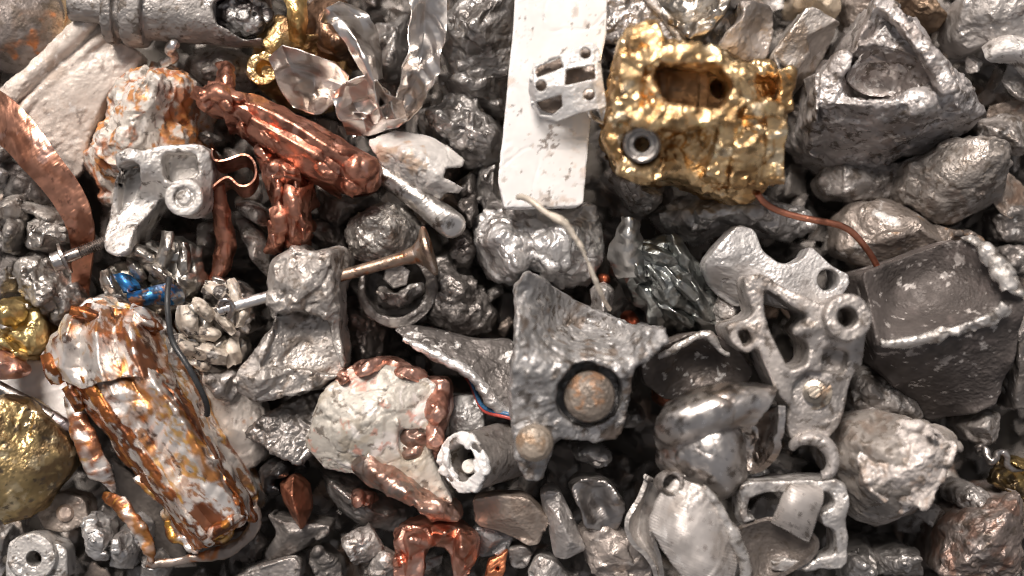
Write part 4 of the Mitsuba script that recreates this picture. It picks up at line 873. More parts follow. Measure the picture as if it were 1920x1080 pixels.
t = thing('bracket_casting', 'grey openwork casting with triangular opening, tube boss and hook', 'metal casting')
o = [(1394, 520), (1432, 512), (1480, 542), (1540, 574), (1582, 566), (1618, 578), (1634, 610), (1628, 680), (1604, 722), (1594, 770), (1576, 812), (1560, 832), (1530, 826), (1492, 832), (1478, 792), (1488, 770), (1458, 732), (1436, 690), (1420, 648), (1402, 664), (1372, 644), (1360, 610), (1400, 598), (1414, 588), (1402, 556)]
g = G(1350, 502, 1642, 906, 18, 70, 0.8, zr=58)
g.add(g.slab(o, [(1394, 520, 58), (1432, 514, 58), (1540, 574, 60), (1630, 610, 54), (1620, 690, 48), (1592, 770, 50), (1560, 830, 50), (1490, 830, 48), (1460, 730, 56), (1366, 615, 58), (1410, 580, 58), (1530, 735, 54), (1540, 800, 50), (1500, 700, 58), (1420, 620, 58)], 20, r=1.8)).rag(0.4, 8, 3)
g.cut(g.slab([(1434, 540), (1480, 572), (1516, 592), (1492, 618), (1518, 646), (1514, 684), (1480, 694), (1452, 640), (1434, 590)], 90, 0, r=1.5), 1.8).cut(g.slab([(1382, 622), (1402, 616), (1412, 640), (1396, 652)], 90, 44, r=1), 1.2)
g.cut(g.cyl((1514, 856, 0), (1514, 856, 90), 7.4), 0.8).add(g.cyl((1580, 600, 40), (1584, 594, 66), 10), 2.5).cut(g.cyl((1580, 598, 40), (1584, 592, 80), 4.4), 0.8)
g.cut(g.cyl((1527, 735, 52), (1527, 735, 80), 9), 1.5).cut(g.slab([(1545, 650), (1600, 660), (1590, 700), (1545, 700)], 90, 44, r=2), 2.5).add(g.cap((1494, 620, 60), (1530, 614, 56), 2.2, 4), 1.5)
put(t + '__frame', g, 'cast', ((0.46, 0.43, 0.41), 0.2, ((0.24, 0.20, 0.17), 9, 0.3, 0.5, 0.7), ((0.68, 0.66, 0.65), 7, 0.6, 0.4, 0.5), DIRT), SMOOTH)
put(t + '__hook', tube([(1486, 836, 46), (1498, 826, 49), (1522, 822, 50), (1546, 832, 50), (1560, 856, 50), (1558, 880, 50), (1540, 893, 49)], [2.2, 2.6, 3.2, 3.8, 3.2, 2.8, 2.4], 14, 0.7, [('f', 0.3, 8)], 4, 1.3), 'cast', ((0.52, 0.49, 0.475), 0.18, DIRT))
put(t + '__bolt', lathe((1527, 736, 48), (1527, 734, 60), [(0, 0), (0, 7.6), (3, 7.6), (3.5, 5), (6, 5), (6.4, 3), (8.5, 2.6), (8.5, 0)]), 'satin', ((0.36, 0.32, 0.27), 0.2, ((0.24, 0.15, 0.09), 6, 0.4, 0.4, 0.7)))

t = thing('bent_bracket', 'smooth silvery bracket bent into a thick S fold', 'bent bracket')
SB = ((0.58, 0.55, 0.53), 0.12, ((0.36, 0.28, 0.23), 12, 0.35, 0.4, 0.7), DIRT, CHIP)
for net, th in (([[(1240, 832, 44), (1236, 800, 54), (1248, 774, 58), (1266, 756, 52)], [(1290, 836, 50), (1296, 800, 65), (1306, 765, 66), (1330, 730, 56)], [(1340, 812, 52), (1362, 785, 64), (1376, 756, 66), (1400, 726, 56)], [(1380, 800, 46), (1418, 780, 57), (1440, 758, 60), (1456, 734, 52)]], 5),
                ([[(1244, 836, 44), (1290, 832, 55), (1336, 806, 58), (1366, 788, 50)], [(1252, 880, 40), (1304, 872, 56), (1354, 850, 60), (1392, 846, 48)], [(1300, 912, 42), (1336, 906, 53), (1370, 898, 53), (1394, 890, 42)], [(1316, 932, 34), (1342, 934, 40), (1364, 926, 40), (1384, 914, 34)]], 4.5),
                ([[(1372, 780, 40), (1430, 770, 44), (1466, 756, 55)], [(1376, 830, 38), (1424, 830, 36), (1464, 806, 54)], [(1380, 880, 38), (1420, 882, 38), (1454, 852, 50)]], 3)):
    put(t + '__fold', sheet(net, th, 0.8, [('f', 0.7, 12), ('h', 0.7, 14), ('H', 0.4, 5)], 6, 0.6), 'satin', SB)

o = [(1578, 832), (1600, 792), (1680, 774), (1742, 800), (1800, 812), (1832, 850), (1804, 920), (1764, 990), (1702, 1024), (1640, 1004), (1608, 930), (1578, 882)]
lump('angular_stone', o, [(1578, 832, 30), (1600, 792, 30), (1680, 776, 32), (1742, 800, 38), (1800, 814, 40), (1830, 850, 34), (1804, 920, 20), (1764, 990, 10), (1700, 1022, 8), (1640, 1004, 16), (1608, 930, 24), (1580, 880, 28), (1620, 835, 50), (1700, 815, 54), (1780, 835, 54), (1640, 920, 52), (1700, 970, 40), (1760, 910, 48), (1700, 880, 58), (1630, 880, 46)], -14, 'stone', ((0.27, 0.245, 0.225), 0.18, ((0.17, 0.13, 0.105), 10, 0.3, 0.4, 0.7), ((0.42, 0.39, 0.37), 6, 0.6, 0.3, 0.6), DIRT), [('h', 1.6, 12), ('f', 0.3, 7), ('B', 0.4, 2.6)], 'large angular grey stone like lump with a rough pale face at lower right', 'metal lump', 'lin', r=3, rag=(0.6, 8))
o = [(1612, 852), (1640, 832), (1668, 836), (1690, 800), (1730, 802), (1762, 812), (1798, 832), (1784, 886), (1748, 950), (1706, 974), (1664, 950), (1630, 920)]
g = G(1602, 790, 1808, 984, 30, 64, 0.75, zr=54)
g.add(g.slab(o, [(1620, 845, 49), (1660, 840, 52), (1700, 806, 53), (1790, 835, 53.5), (1640, 915, 51.5), (1705, 968, 41), (1756, 910, 49.5), (1700, 880, 60), (1640, 880, 50), (1740, 850, 58), (1670, 860, 54), (1720, 930, 50)], 34, 'lin', r=1.5)).rag(1.2, 7, 4).cut(g.cap((1655, 850, 58), (1672, 895, 60), 2.2), 1.2).cut(g.cap((1672, 895, 60), (1690, 950, 52), 2), 1.2)
put('angular_stone__broken_face', g, 'stone', ((0.50, 0.46, 0.435), 0.18, ((0.34, 0.265, 0.215), 5, 0.3, 0.3, 0.75), ((0.74, 0.71, 0.69), 5, 0.5, 0.3, 0.7), DIRT), [('h', 2.0, 11), ('h', 0.8, 5), ('v', 0.5, 8), ('B', 0.5, 2.4)])
for i, (k, o, zt, ze, mat, pal, sp, txt) in enumerate((
        ('dark_shell', [(1602, 690), (1662, 686), (1722, 738), (1750, 792), (1690, 786), (1588, 790)], 20, 8, 'cast', MID, CAST, 'smooth dark grey curved piece above the large angular lump'),
        ('brown_rock', [(1772, 1095), (1790, 1000), (1842, 958), (1935, 918), (1935, 1095)], 36, 22, 'cast', ((0.27, 0.225, 0.205), 0.25, ((0.20, 0.115, 0.085), 9, 0.15, 0.4, 0.75), ((0.46, 0.42, 0.40), 6, 0.5, 0.3, 0.7), DIRT), BROKEN, 'reddish brown rough block in the bottom right corner'),
        ('dark_wedge', [(1815, 800), (1850, 768), (1888, 776), (1892, 812), (1868, 838), (1830, 830)], 20, 8, 'cast', MID, BROKEN, 'small dark wedge with a lit facet right of the large angular lump'),
        ('silver_chip', [(1800, 925), (1830, 910), (1868, 930), (1870, 955), (1830, 965), (1802, 950)], 22, 12, 'ore', GREY, BROKEN, 'small silvery chip between the large angular lump and the brown corner block'),
        ('dark_block', [(1868, 392), (1935, 380), (1935, 455), (1872, 450)], 2, -2, 'dull', DARK, CAST, 'flat black block at the right edge above the cylinder shell'),
        ('dark_block', [(1874, 462), (1935, 458), (1935, 520), (1890, 505)], 4, -2, 'dull', DARK, CAST, 'flat black block at the right edge touching the cylinder shell'),
        ('dark_block', [(1905, 560), (1940, 540), (1940, 770), (1906, 770)], 26, 20, 'dull', DARK, CAST, 'tall dark strip at the right edge beside the cylinder shell'))):
    lump(k, o, auto(o, zt, ze, i + 50, 2), -24, mat, pal, sp, txt, 'metal fragment', 'lin' if sp is BROKEN else 'tps', r=2)
g = G(1860, 870, 1940, 945, 0, 24, 0.8)
g.add(g.cyl((1880, 880, 12), (1945, 915, 12), 9)).cut(g.cyl((1870, 878, 16), (1945, 918, 16), 6))
put('brass_sleeve', g, 'brass', ((0.42, 0.30, 0.13), 0.3, ((0.12, 0.09, 0.06), 8, 0.1, 0.4, 0.9)), CAST, 'dark brass half sleeve at the right edge above the brown corner block', 'brass sleeve')
put('wire_curl', tube([(1830, 842, 16), (1850, 850, 20), (1858, 866, 22), (1868, 862, 22), (1872, 848, 20), (1884, 850, 20), (1890, 870, 18), (1908, 880, 16), (1925, 868, 14)], 1.6, 10, 0.7, [('f', 0.7, 4)], 3), 'satin', GREY, (), 'bent shiny shaving right of the large angular lump', 'metal shaving')

# ---------------------------------------------------------------- middle
t = thing('engine_valve', 'engine valve with a rusty flared head and bright stem pushed through the grey cast saddle', 'valve')
a, b = (410, 582, 27), (806, 470, 31)
L = float(np.linalg.norm(W(b) - W(a)))
put(t + '__stem', lathe(a, b, [(0, 0), (0, 2.4), (2.5, 2.5), (2.8, 1.9), (4, 1.9), (4.3, 2.6), (24, 2.6)]), 'satin', ((0.76, 0.75, 0.74), 0.08))
put(t + '__head', lathe(a, b, [(40, 0), (40, 2.6), (L - 22, 2.7), (L - 21.8, 2.9), (L - 20, 2.9), (L - 12, 3.1), (L - 7, 4.2), (L - 4, 6.6), (L - 1.6, 10.6), (L - 0.8, 11.4), (L + 0.4, 11.4), (L + 0.8, 10.6), (L + 0.6, 0)]), 'rusty', ((0.32, 0.235, 0.18), 0.25, ((0.30, 0.12, 0.05), 6, 0.2, 0.3, 0.85), ((0.62, 0.57, 0.53), 7, 0.5, 0.3, 0.7), ((0.10, 0.07, 0.06), 4, 0.6, 0.3, 0.8)))
put('valve_clip', tube([(418, 588, 26), (412, 572, 29), (420, 562, 31), (432, 566, 31), (436, 580, 29), (428, 594, 26)], 1.3, 10, 0.6, [('f', 0.3, 4)], 2), 'satin', GREY, (), 'small wire clip hooked over the bright valve stem end', 'wire clip')

o = [(500, 482), (530, 466), (546, 454), (578, 472), (640, 460), (648, 488), (636, 530), (633, 600), (642, 700), (602, 730), (540, 744), (470, 756), (438, 742), (434, 702), (470, 660), (502, 622), (512, 592), (498, 560), (496, 500)]
def _w(g):
    g.cut(g.slab([(514, 588), (560, 584), (606, 596), (616, 640), (640, 705), (600, 700), (520, 690), (480, 690), (506, 626)], 80, [(514, 588, 30), (606, 596, 28), (560, 640, 27), (640, 700, 27), (520, 690, 32), (480, 690, 34)], r=0.8, ch=1), 0.8)
    g.cut(g.cap((560, 452, 46), (566, 500, 46), 3.5, 5), 2).keep(g.half((636, 600, 34), (1, 0.05, 0.45)), 0.8).rag(0.5, 7, 3)
lump('cast_saddle', o, [(500, 484, 36), (528, 464, 38), (546, 456, 36), (640, 462, 38), (636, 530, 38), (500, 560, 40), (634, 600, 34), (642, 700, 34), (600, 728, 34), (470, 754, 32), (436, 742, 32), (436, 704, 36), (500, 622, 34), (560, 500, 43), (606, 490, 42), (520, 520, 44), (560, 550, 46), (610, 560, 42), (560, 582, 44), (520, 590, 42), (620, 600, 36), (560, 650, 30), (540, 700, 34), (610, 700, 33), (490, 715, 40), (620, 660, 33)], 2, 'cast',
     ((0.43, 0.40, 0.375), 0.14, ((0.28, 0.225, 0.185), 9, 0.3, 0.4, 0.7), ((0.58, 0.56, 0.54), 7, 0.5, 0.3, 0.6), DIRT), [('f', 0.3, 8), ('h', 1.3, 11), ('H', 0.8, 5), ('B', 0.4, 2.8), ('p', 0.6, 3)], 'pale brownish cast saddle with stepped waist threaded by the engine valve', 'metal casting', 'lin', r=2, rag=(0.5, 7), vox=0.75, work=_w)
o = [(640, 430), (652, 408), (682, 386), (722, 374), (762, 392), (788, 430), (776, 470), (740, 496), (690, 500), (650, 474)]
lump('porous_lump', o, auto(o, 24, 8, 3, 2), -10, 'ore', ((0.44, 0.42, 0.395), 0.25, ((0.20, 0.18, 0.16), 4, 0.5, 0.3, 0.8)), ROUGH, 'round porous grey lump behind the valve head', 'metal lump', r=5, vox=0.7)
g = G(665, 460, 825, 625, -20, 14, 0.8)
g.add(g.cyl((745, 542, -20), (745, 542, 11), 18.5, r_edge=1.5)).cut(g.cyl((742, 538, -8), (740, 534, 30), 14.5), 0.8)
put('round_housing', g, 'dull', DARK, CAST, 'dark round housing below the valve head', 'metal housing')
put('hex_bolt', hexhead((742, 516, -4), (744, 516, 9), 6.4, 12), 'cast', MID, (), 'hex bolt head inside the dark round housing', 'bolt')
o = [(702, 545), (718, 535), (740, 545), (772, 532), (792, 528), (795, 548), (770, 572), (735, 580), (708, 578)]
lump('grey_chip', o, auto(o, 12, 4, 8, 2), -8, 'cast', MID, BROKEN, 'broken grey chip lying in the dark round housing', 'metal fragment', 'lin')
DK = ((0.20, 0.185, 0.175), 0.3, ((0.11, 0.095, 0.09), 10, 0.2, 0.5, 0.7), ((0.42, 0.40, 0.385), 6, 0.75, 0.3, 0.6))
for i, (o, zt, ze, sp, txt) in enumerate((
        ([(812, 484), (842, 468), (872, 520), (902, 558), (928, 590), (918, 622), (880, 630), (830, 624), (798, 592), (810, 540)], 10, -2, MOLTEN, 'dark melted lump right of the round housing'),
        ([(640, 560), (690, 556), (722, 620), (718, 664), (682, 706), (644, 694)], -6, -14, MOLTEN, 'dark twisted lump in the gap right of the pale cast saddle'),
        ([(866, 372), (888, 362), (894, 400), (882, 430), (868, 420)], 12, 2, MOLTEN, 'small dark chain like lump left of the melted lump under the white bar'),
        ([(846, 440), (872, 432), (890, 470), (876, 505), (852, 500)], 6, -4, MOLTEN, 'small dark glossy lump below the rod stub end'),
        ([(712, 700), (745, 668), (775, 690), (775, 730), (740, 720)], 0, -10, MOLTEN, 'dark lump above the right corner of the copper edged slab'),
        ([(845, 350), (885, 318), (900, 370), (870, 395)], 4, -6, MOLTEN, 'dark lump in the mouth of the torn sleeve'),
        ([(585, 350), (640, 365), (700, 360), (720, 390), (660, 400), (630, 430), (590, 410)], 4, -8, CAST, 'dim smooth lump under the right end of the copper roll'),
        ([(560, 420), (600, 410), (640, 425), (640, 465), (590, 460)], 2, -8, CAST, 'dim grey lump between the hanging copper wad and the porous lump'))):
    lump('dark_lump', o, auto(o, zt, ze, i + 70, 3), -30, 'ore' if sp is MOLTEN else 'cast', DK, sp if i in (0, 1, 3) else ANGULAR, txt, 'metal lump', 'lin', r=1.5, ch=0)

o = [(736, 618), (770, 608), (822, 620), (900, 638), (966, 640), (968, 700), (960, 774), (930, 762), (882, 704), (820, 670), (768, 646)]
t = thing('curved_plate', 'dark curved plate with a pale ragged lower edge beside the grey saddle casting', 'metal plate')
g = G(728, 600, 976, 782, -4, 30, 0.8, zr=20)
g.add(g.slab(o, [(736, 618, 16), (822, 620, 14), (966, 642, 12), (770, 645, 22), (820, 668, 25), (882, 702, 26), (930, 760, 26), (964, 770, 26), (860, 655, 19), (920, 680, 19), (950, 710, 21)], -2, r=1)).rag(0.4, 6, 2)
put(t + '__web', g, 'dull', ((0.12, 0.11, 0.105), 0.3, ((0.24, 0.22, 0.21), 9, 0.5, 0.4, 0.6), CHIP), [('f', 0.4, 9), ('H', 0.5, 6)])
put(t + '__torn_edge', tube([(756, 636, 20), (790, 652, 23), (820, 668, 25), (856, 684, 26), (884, 704, 27), (910, 734, 27), (932, 762, 27), (955, 776, 26)], [1.2, 1.8, 2.2, 2.6, 2.4, 2.8, 2.6, 1.6], 12, 0.7, [('f', 1.0, 4)], 5), 'ore', OREB)

t = thing('copper_edged_slab', 'beige stone like slab with copper edges', 'metal slab')
o = [(608, 722), (650, 690), (720, 682), (800, 712), (826, 724), (828, 790), (808, 840), (818, 880), (852, 952), (800, 968), (702, 902), (640, 892), (600, 882), (568, 842), (568, 820), (590, 770)]
g = G(558, 672, 862, 978, 4, 44, 0.8, zr=36)
g.add(g.slab(o, [(608, 722, 32), (650, 690, 30), (720, 682, 30), (826, 724, 32), (828, 790, 34), (808, 840, 34), (850, 950, 28), (800, 965, 26), (640, 892, 26), (570, 830, 28), (590, 770, 34), (680, 760, 40), (740, 760, 39), (640, 820, 38), (700, 840, 38), (780, 800, 35), (760, 900, 32)], 6, r=2.5)).rag(0.5, 7, 3).cut(g.slab([(748, 805), (800, 808), (798, 850), (760, 868), (745, 840)], 60, 32, r=2), 2)
for (x, y) in ((708, 768), (706, 792), (746, 790)):
    g.add(g.ell((x, y, 39), (1.4, 2.6, 1.2), 15), 0.4)
put(t + '__face', g, 'stone', ((0.47, 0.445, 0.40), 0.12, ((0.34, 0.295, 0.23), 12, 0.25, 0.4, 0.7), ((0.70, 0.665, 0.645), 9, 0.45, 0.3, 0.7), ((0.52, 0.24, 0.18), 4, 0.85, 0.2, 0.7), DIRT), [('h', 0.8, 14), ('f', 0.4, 9), ('v', 0.5, 10), ('B', 0.4, 3), ('p', 0.6, 4)])
COPS = ((0.68, 0.40, 0.32), 0.2, ((0.40, 0.17, 0.12), 8, 0.3, 0.5, 0.7), ((0.80, 0.60, 0.54), 6, 0.6, 0.4, 0.6))
for i, (o, zt, ze) in enumerate((([(614, 720), (652, 684), (722, 672), (800, 702), (796, 722), (720, 694), (662, 704), (634, 724)], 37, 30),
                                 ([(788, 712), (840, 714), (844, 762), (836, 800), (818, 852), (802, 880), (796, 850), (804, 800), (800, 750)], 41, 32),
                                 ([(654, 872), (680, 846), (700, 856), (722, 874), (772, 906), (802, 936), (856, 958), (860, 986), (820, 992), (780, 962), (700, 924), (662, 902)], 46, 32),
                                 ([(655, 925), (690, 930), (702, 950), (680, 958), (660, 945)], 26, 18))):
    g = G(min(q[0] for q in o) - 8, min(q[1] for q in o) - 8, max(q[0] for q in o) + 8, max(q[1] for q in o) + 8, ze - 16, zt + 4, 0.7)
    g.add(g.slab(o, auto(o, zt, ze, i + 3, 2), ze - 16, r=1.4)).rag(0.5, 9, i)
    put(t + '__copper_edge', g, 'copper', COPS if i != 2 else ((0.56, 0.36, 0.29), 0.2, ((0.36, 0.32, 0.29), 9, 0.1, 0.3, 0.85)), [('h', 1.6, 9), ('c', 1.2, 9), ('B', 0.3, 2.6)])
folds(t, [(776, 822, 33.5, 52, 34, 12, 2), (772, 848, 33, 46, 30, -14, 2)], 'rusty', ((0.26, 0.18, 0.15), 0.25, ((0.45, 0.27, 0.21), 4, 0.4, 0.3, 0.7)), seed=8)

t = thing('pipe_stub', 'short grey pipe stub with a ragged bright open end', 'pipe')
g = G(805, 780, 1015, 935, 0, 56, 0.7, zr=42)
a, b = (868, 868, 44), (985, 850, 8)
g.add(g.cyl(a, b, 13.0)).rag(0.25, 5, 2).cut(g.cyl((868 - 4, 868 + 1, 45.5), (966, 853, 14), 8.6), 0.7)
put(t + '__wall', g, 'cast', ((0.27, 0.25, 0.235), 0.2, ((0.40, 0.37, 0.35), 10, 0.4, 0.4, 0.6), DIRT), CLEAN)
g = G(805, 800, 930, 930, 30, 54, 0.6, zr=44)
g.add(g.cyl((865, 868, 45), (872, 867, 42.8), 13.6, r_edge=0.8)).cut(g.cyl((855, 869, 48), (890, 864, 37), 8.2), 0.5).rag(1.2, 5, 9)
put(t + '__rim', g, 'stone', ((0.74, 0.735, 0.73), 0.12, ((0.45, 0.42, 0.40), 3, 0.6, 0.3, 0.7)), [('h', 1.2, 5), ('f', 0.4, 3)])
put(t + '__pin', lathe((888, 872, 30), (876, 876, 40), [(0, 3.2), (8, 3.2), (9, 2.6), (9, 1), (8.6, 0.6), (8.6, 0)], 32), 'painted', ((0.72, 0.69, 0.64), 0.05))
o = [(838, 742), (900, 738), (912, 756), (908, 818), (845, 820), (840, 780)]
lump('grey_block', o, [(838, 742, 8), (900, 738, 8), (910, 815, 10), (842, 820, 10), (870, 780, 11)], -14, 'ore', ((0.46, 0.455, 0.45), 0.15), [('r', 0.3, 3)], 'small grey block with brushed top above the pipe stub', 'metal block', r=1.2)
for col, dy, txt in (((0.36, 0.06, 0.05), 4, 'thin red insulated wire poking out beside the grey saddle casting'), ((0.04, 0.12, 0.24), -2, 'thin blue insulated wire poking out beside the grey saddle casting')):
    put('insulated_wire', tube([(872, 700 + dy, 4), (892, 738 + dy, 12), (908, 766 + dy, 20), (930, 774 + dy, 26), (972, 786 + dy, 28)], 0.95, 10, 0.7), 'painted', (col, 0.1), (), txt, 'wire')

o = [(448, 820), (500, 780), (532, 760), (602, 732), (602, 800), (582, 850), (562, 872), (530, 856), (500, 840)]
lump('glittering_shard', o, [(448, 820, 14), (500, 782, 18), (532, 762, 16), (602, 735, 10), (600, 800, 16), (562, 870, 22), (530, 855, 23), (500, 840, 20), (540, 810, 20)], 0, 'ore', ((0.24, 0.225, 0.215), 0.3, ((0.60, 0.58, 0.57), 3, 0.6, 0.3, 0.7)), ROUGH, 'dark glittering rough shard left of the copper edged slab', 'metal shard', r=1.4)
o = [(340, 700), (400, 686), (452, 700), (492, 762), (504, 850), (452, 892), (418, 872), (380, 790)]
lump('speckled_plate', o, auto(o, 6, -2, 6, 2), -18, 'stone', ((0.36, 0.33, 0.305), 0.15, ((0.14, 0.11, 0.10), 3, 0.8, 0.2, 0.7), ((0.36, 0.20, 0.12), 5, 0.9, 0.2, 0.7)), CAST, 'speckled dull grey plate right of the rusted can', 'metal plate', r=4)
o = [(362, 700), (386, 686), (420, 690), (448, 700), (440, 730), (410, 752), (380, 748)]
lump('silver_crumple', o, auto(o, 16, 6, 4, 3), -4, 'ore', GREY, CRUMP, 'small crumpled silver wad on the speckled plate', 'foil wad', r=2)

# ---------------------------------------------------------------- left side
g = G(-20, 280, 150, 480, -30, 12, 0.9)
CR = ((0.40, 0.375, 0.35), 0.25, ((0.17, 0.15, 0.14), 8, 0.25, 0.5, 0.8), ((0.64, 0.62, 0.60), 6, 0.5, 0.4, 0.6))
for i, (o, zt, ze, mat, pal, sp, txt) in enumerate((
        ([(-15, 300), (50, 318), (100, 350), (132, 392), (90, 410), (40, 380), (-15, 370)], 4, -8, 'cast', DK, MOLTEN, 'dark greenish lump under the upper bend of the copper strip'),
        ([(-15, 372), (20, 362), (36, 400), (28, 440), (10, 475), (-15, 470)], 20, 8, 'ore', CR, CRUMP, 'crumpled grey fold at the left edge above the brass nuggets'),
        ([(28, 410), (60, 400), (95, 420), (130, 440), (128, 452), (95, 455), (70, 470), (35, 465)], 22, 8, 'ore', CR, CRUMP, 'crumpled pale grey fold left of the threaded bolt'),
        ([(12, 380), (50, 372), (100, 392), (130, 428), (124, 448), (84, 428), (48, 408)], 16, 4, 'cast', CR, CAST, 'smooth grey finger over the crumpled grey folds'),
        ([(18, 486), (60, 474), (100, 508), (118, 545), (110, 600), (70, 590), (24, 556)], 18, 4, 'ore', CR, MOLTEN, 'knobbly grey lump above the brass nuggets'),
        ([(90, 510), (138, 520), (150, 560), (140, 600), (100, 612), (70, 600)], 12, 0, 'ore', OREM, MOLTEN, 'dark knobbly lump between the copper strip end and the brass nuggets'),
        ([(-15, 480), (20, 490), (24, 545), (-15, 560)], 8, -2, 'cast', MID, CAST, 'plain grey lump at the left edge above the brass nuggets'))):
    lump('crumpled_lump', o, auto(o, zt, ze, i + 110, 3), -24, mat, pal, sp, txt, 'metal lump', 'lin', r=1.6, ch=0, rag=(0.8, 7))
GLD = ((0.60, 0.46, 0.22), 0.2, ((0.28, 0.18, 0.08), 8, 0.3, 0.5, 0.8))
for i, (o, zt, ze, txt) in enumerate((([(-15, 562), (20, 558), (38, 575), (34, 600), (8, 612), (-15, 612)], 26, 16, 'round pale brass nugget at the left edge'),
                                      ([(10, 615), (34, 582), (64, 580), (82, 612), (80, 648), (56, 672), (30, 660)], 18, 12, 'flat dark brass disc right of the pale brass nugget'),
                                      ([(-15, 612), (14, 618), (40, 650), (50, 672), (20, 676), (-15, 660)], 22, 12, 'lumpy brass piece under the pale brass nugget'))):
    lump('brass_nugget', o, auto(o, zt, ze, i + 130, 1.5), -10, 'brass', GLD, [('h', 1.8, 9), ('f', 0.4, 7)], txt, 'brass nugget', r=3)
o = [(-15, 652), (22, 668), (46, 700), (30, 712), (-15, 716)]
lump('copper_chip', o, auto(o, 26, 20, 3, 1), 10, 'copper', COPS, [('f', 0.4, 6)], 'flat pink copper chip at the left edge below the brass nuggets', 'copper chip', r=1.5)
o = [(-10, 690), (60, 672), (110, 690), (140, 740), (150, 800), (100, 800), (40, 760), (-10, 730)]
lump('light_sheet', o, auto(o, 2, 0, 3, 1), -6, 'painted', ((0.55, 0.53, 0.52), 0.06), CAST, 'smooth light grey sheet under the copper chip', 'metal sheet', r=1.2)
t = thing('dark_bar', 'dark bar with a purplish worn end beside the brass plate', 'metal bar')
put(t + '__shaft', tube([(-15, 722, 14), (50, 756, 16), (100, 786, 17)], 3.4, 14, 0.9, [('f', 0.3, 8)], 2, 0.8), 'satin', DK)
put(t + '__end', tube([(92, 781, 17), (115, 795, 17), (142, 812, 15)], [3.4, 3.8, 2.8], 14, 0.8, [('f', 0.5, 6)], 3, 0.7), 'satin', ((0.42, 0.37, 0.38), 0.15))
o = [(-20, 745), (40, 758), (82, 795), (112, 830), (128, 872), (102, 912), (50, 972), (-20, 1000)]
lump('brass_plate', o, [(-20, 745, 30), (40, 758, 28), (112, 830, 22), (126, 872, 20), (100, 912, 20), (50, 970, 20), (-20, 998, 22), (30, 850, 34), (-10, 900, 36), (70, 900, 28)], 4, 'brass', ((0.52, 0.38, 0.185), 0.25, ((0.20, 0.135, 0.075), 14, 0.08, 0.45, 0.88), ((0.78, 0.65, 0.42), 6, 0.5, 0.4, 0.7), DIRT), [('h', 2.0, 18), ('c', 1.2, 18), ('v', 0.4, 12), ('B', 0.3, 3)], 'large dull brass plate at the lower left edge', 'brass plate', r=2)

CAN = ((0.44, 0.42, 0.39), 0.2, ((0.68, 0.61, 0.52), 9, 0.25, 0.4, 0.7), ((0.06, 0.055, 0.05), 7, 0.62, 0.15, 0.9))
t = thing('blue_marked_can', 'crushed grey can with blue paint patches above the rusted can', 'crushed can')
for i, (o, zt, ze, pal) in enumerate((([(240, 462), (300, 450), (345, 446), (366, 470), (368, 540), (340, 560), (300, 540), (262, 520), (225, 500)], 24, 12, ((0.44, 0.425, 0.40), 0.2)),
                                      ([(178, 520), (200, 495), (240, 505), (280, 530), (340, 540), (372, 565), (330, 580), (280, 585), (235, 575), (190, 560)], 18, 10, ((0.46, 0.43, 0.38), 0.2, ((0.05, 0.05, 0.05), 5, 0.7, 0.15, 0.8))))):
    g = G(min(q[0] for q in o) - 8, min(q[1] for q in o) - 8, max(q[0] for q in o) + 8, max(q[1] for q in o) + 8, -4, zt + 5, 0.7)
    g.add(g.slab(o, auto(o, zt, ze, i + 6, 2.5), -4, r=2)).rag(1.0, 7, i)
    put(t + '__crushed_side', g, 'satin', pal, [('c', 2.4, 10), ('h', 2.0, 8), ('c', 1.0, 5)])
for i, net in enumerate(([[(214, 516, 20), (230, 514, 22), (246, 520, 20)], [(224, 532, 22), (240, 536, 24), (262, 536, 20)], [(232, 548, 20), (246, 550, 21), (256, 548, 18)]],
                         [[(240, 552, 22), (275, 540, 25), (312, 532, 26), (340, 546, 22)], [(242, 564, 24), (278, 558, 27), (312, 552, 26), (346, 560, 22)], [(254, 574, 20), (280, 572, 22), (310, 570, 22), (340, 574, 18)]])):
    k = put(t + '__blue_patch', sheet(net, 0.8, 0.6, [('c', 0.9, 8)], 20 + i, 0.6), 'rusty', ((0.025, 0.14, 0.36), 0.35, ((0.10, 0.34, 0.62), 3, 0.5, 0.25, 0.7), ((0.05, 0.055, 0.07), 4, 0.15, 0.25, 0.85), ((0.36, 0.17, 0.08), 4, 0.6, 0.2, 0.9), ((0.45, 0.43, 0.40), 5, 0.45, 0.15, 0.9)))
    tag(k, 'blue painted patch of the crushed can')
folds(t, [(270, 478, 24, 60, 30, 20, 5), (310, 466, 25, 70, 30, 100, 5), (345, 490, 22, 70, 26, 85, 5), (300, 510, 24, 60, 26, 40, 6), (335, 530, 20, 50, 26, 70, 5), (255, 505, 22, 50, 22, 60, 5), (205, 530, 18, 50, 24, 60, 5), (225, 560, 17, 60, 24, 20, 4)], 'satin', ((0.46, 0.435, 0.405), 0.2, ((0.20, 0.18, 0.16), 5, 0.4, 0.3, 0.8), ((0.68, 0.64, 0.59), 4, 0.6, 0.3, 0.6)), seed=3)
t = thing('crushed_beige_can', 'crushed beige and black foil can under the black cable', 'crushed can')
for i, (o, zt, ze) in enumerate((([(330, 570), (372, 560), (402, 585), (412, 630), (380, 650), (340, 640), (320, 610)], 24, 12),
                                 ([(372, 540), (400, 520), (440, 525), (468, 560), (470, 610), (440, 640), (405, 620), (388, 575)], 22, 10),
                                 ([(330, 620), (380, 630), (430, 620), (455, 640), (440, 690), (400, 688), (350, 680), (325, 655)], 18, 6))):
    g = G(min(q[0] for q in o) - 8, min(q[1] for q in o) - 8, max(q[0] for q in o) + 8, max(q[1] for q in o) + 8, -6, zt + 5, 0.65)
    g.add(g.slab(o, auto(o, zt, ze, i + 16, 3), -6, r=2)).rag(1.0, 6, i)
    put(t + '__crushed_side', g, 'satin', CAN if i != 1 else GREY, [('c', 2.4, 9), ('h', 1.8, 6)])
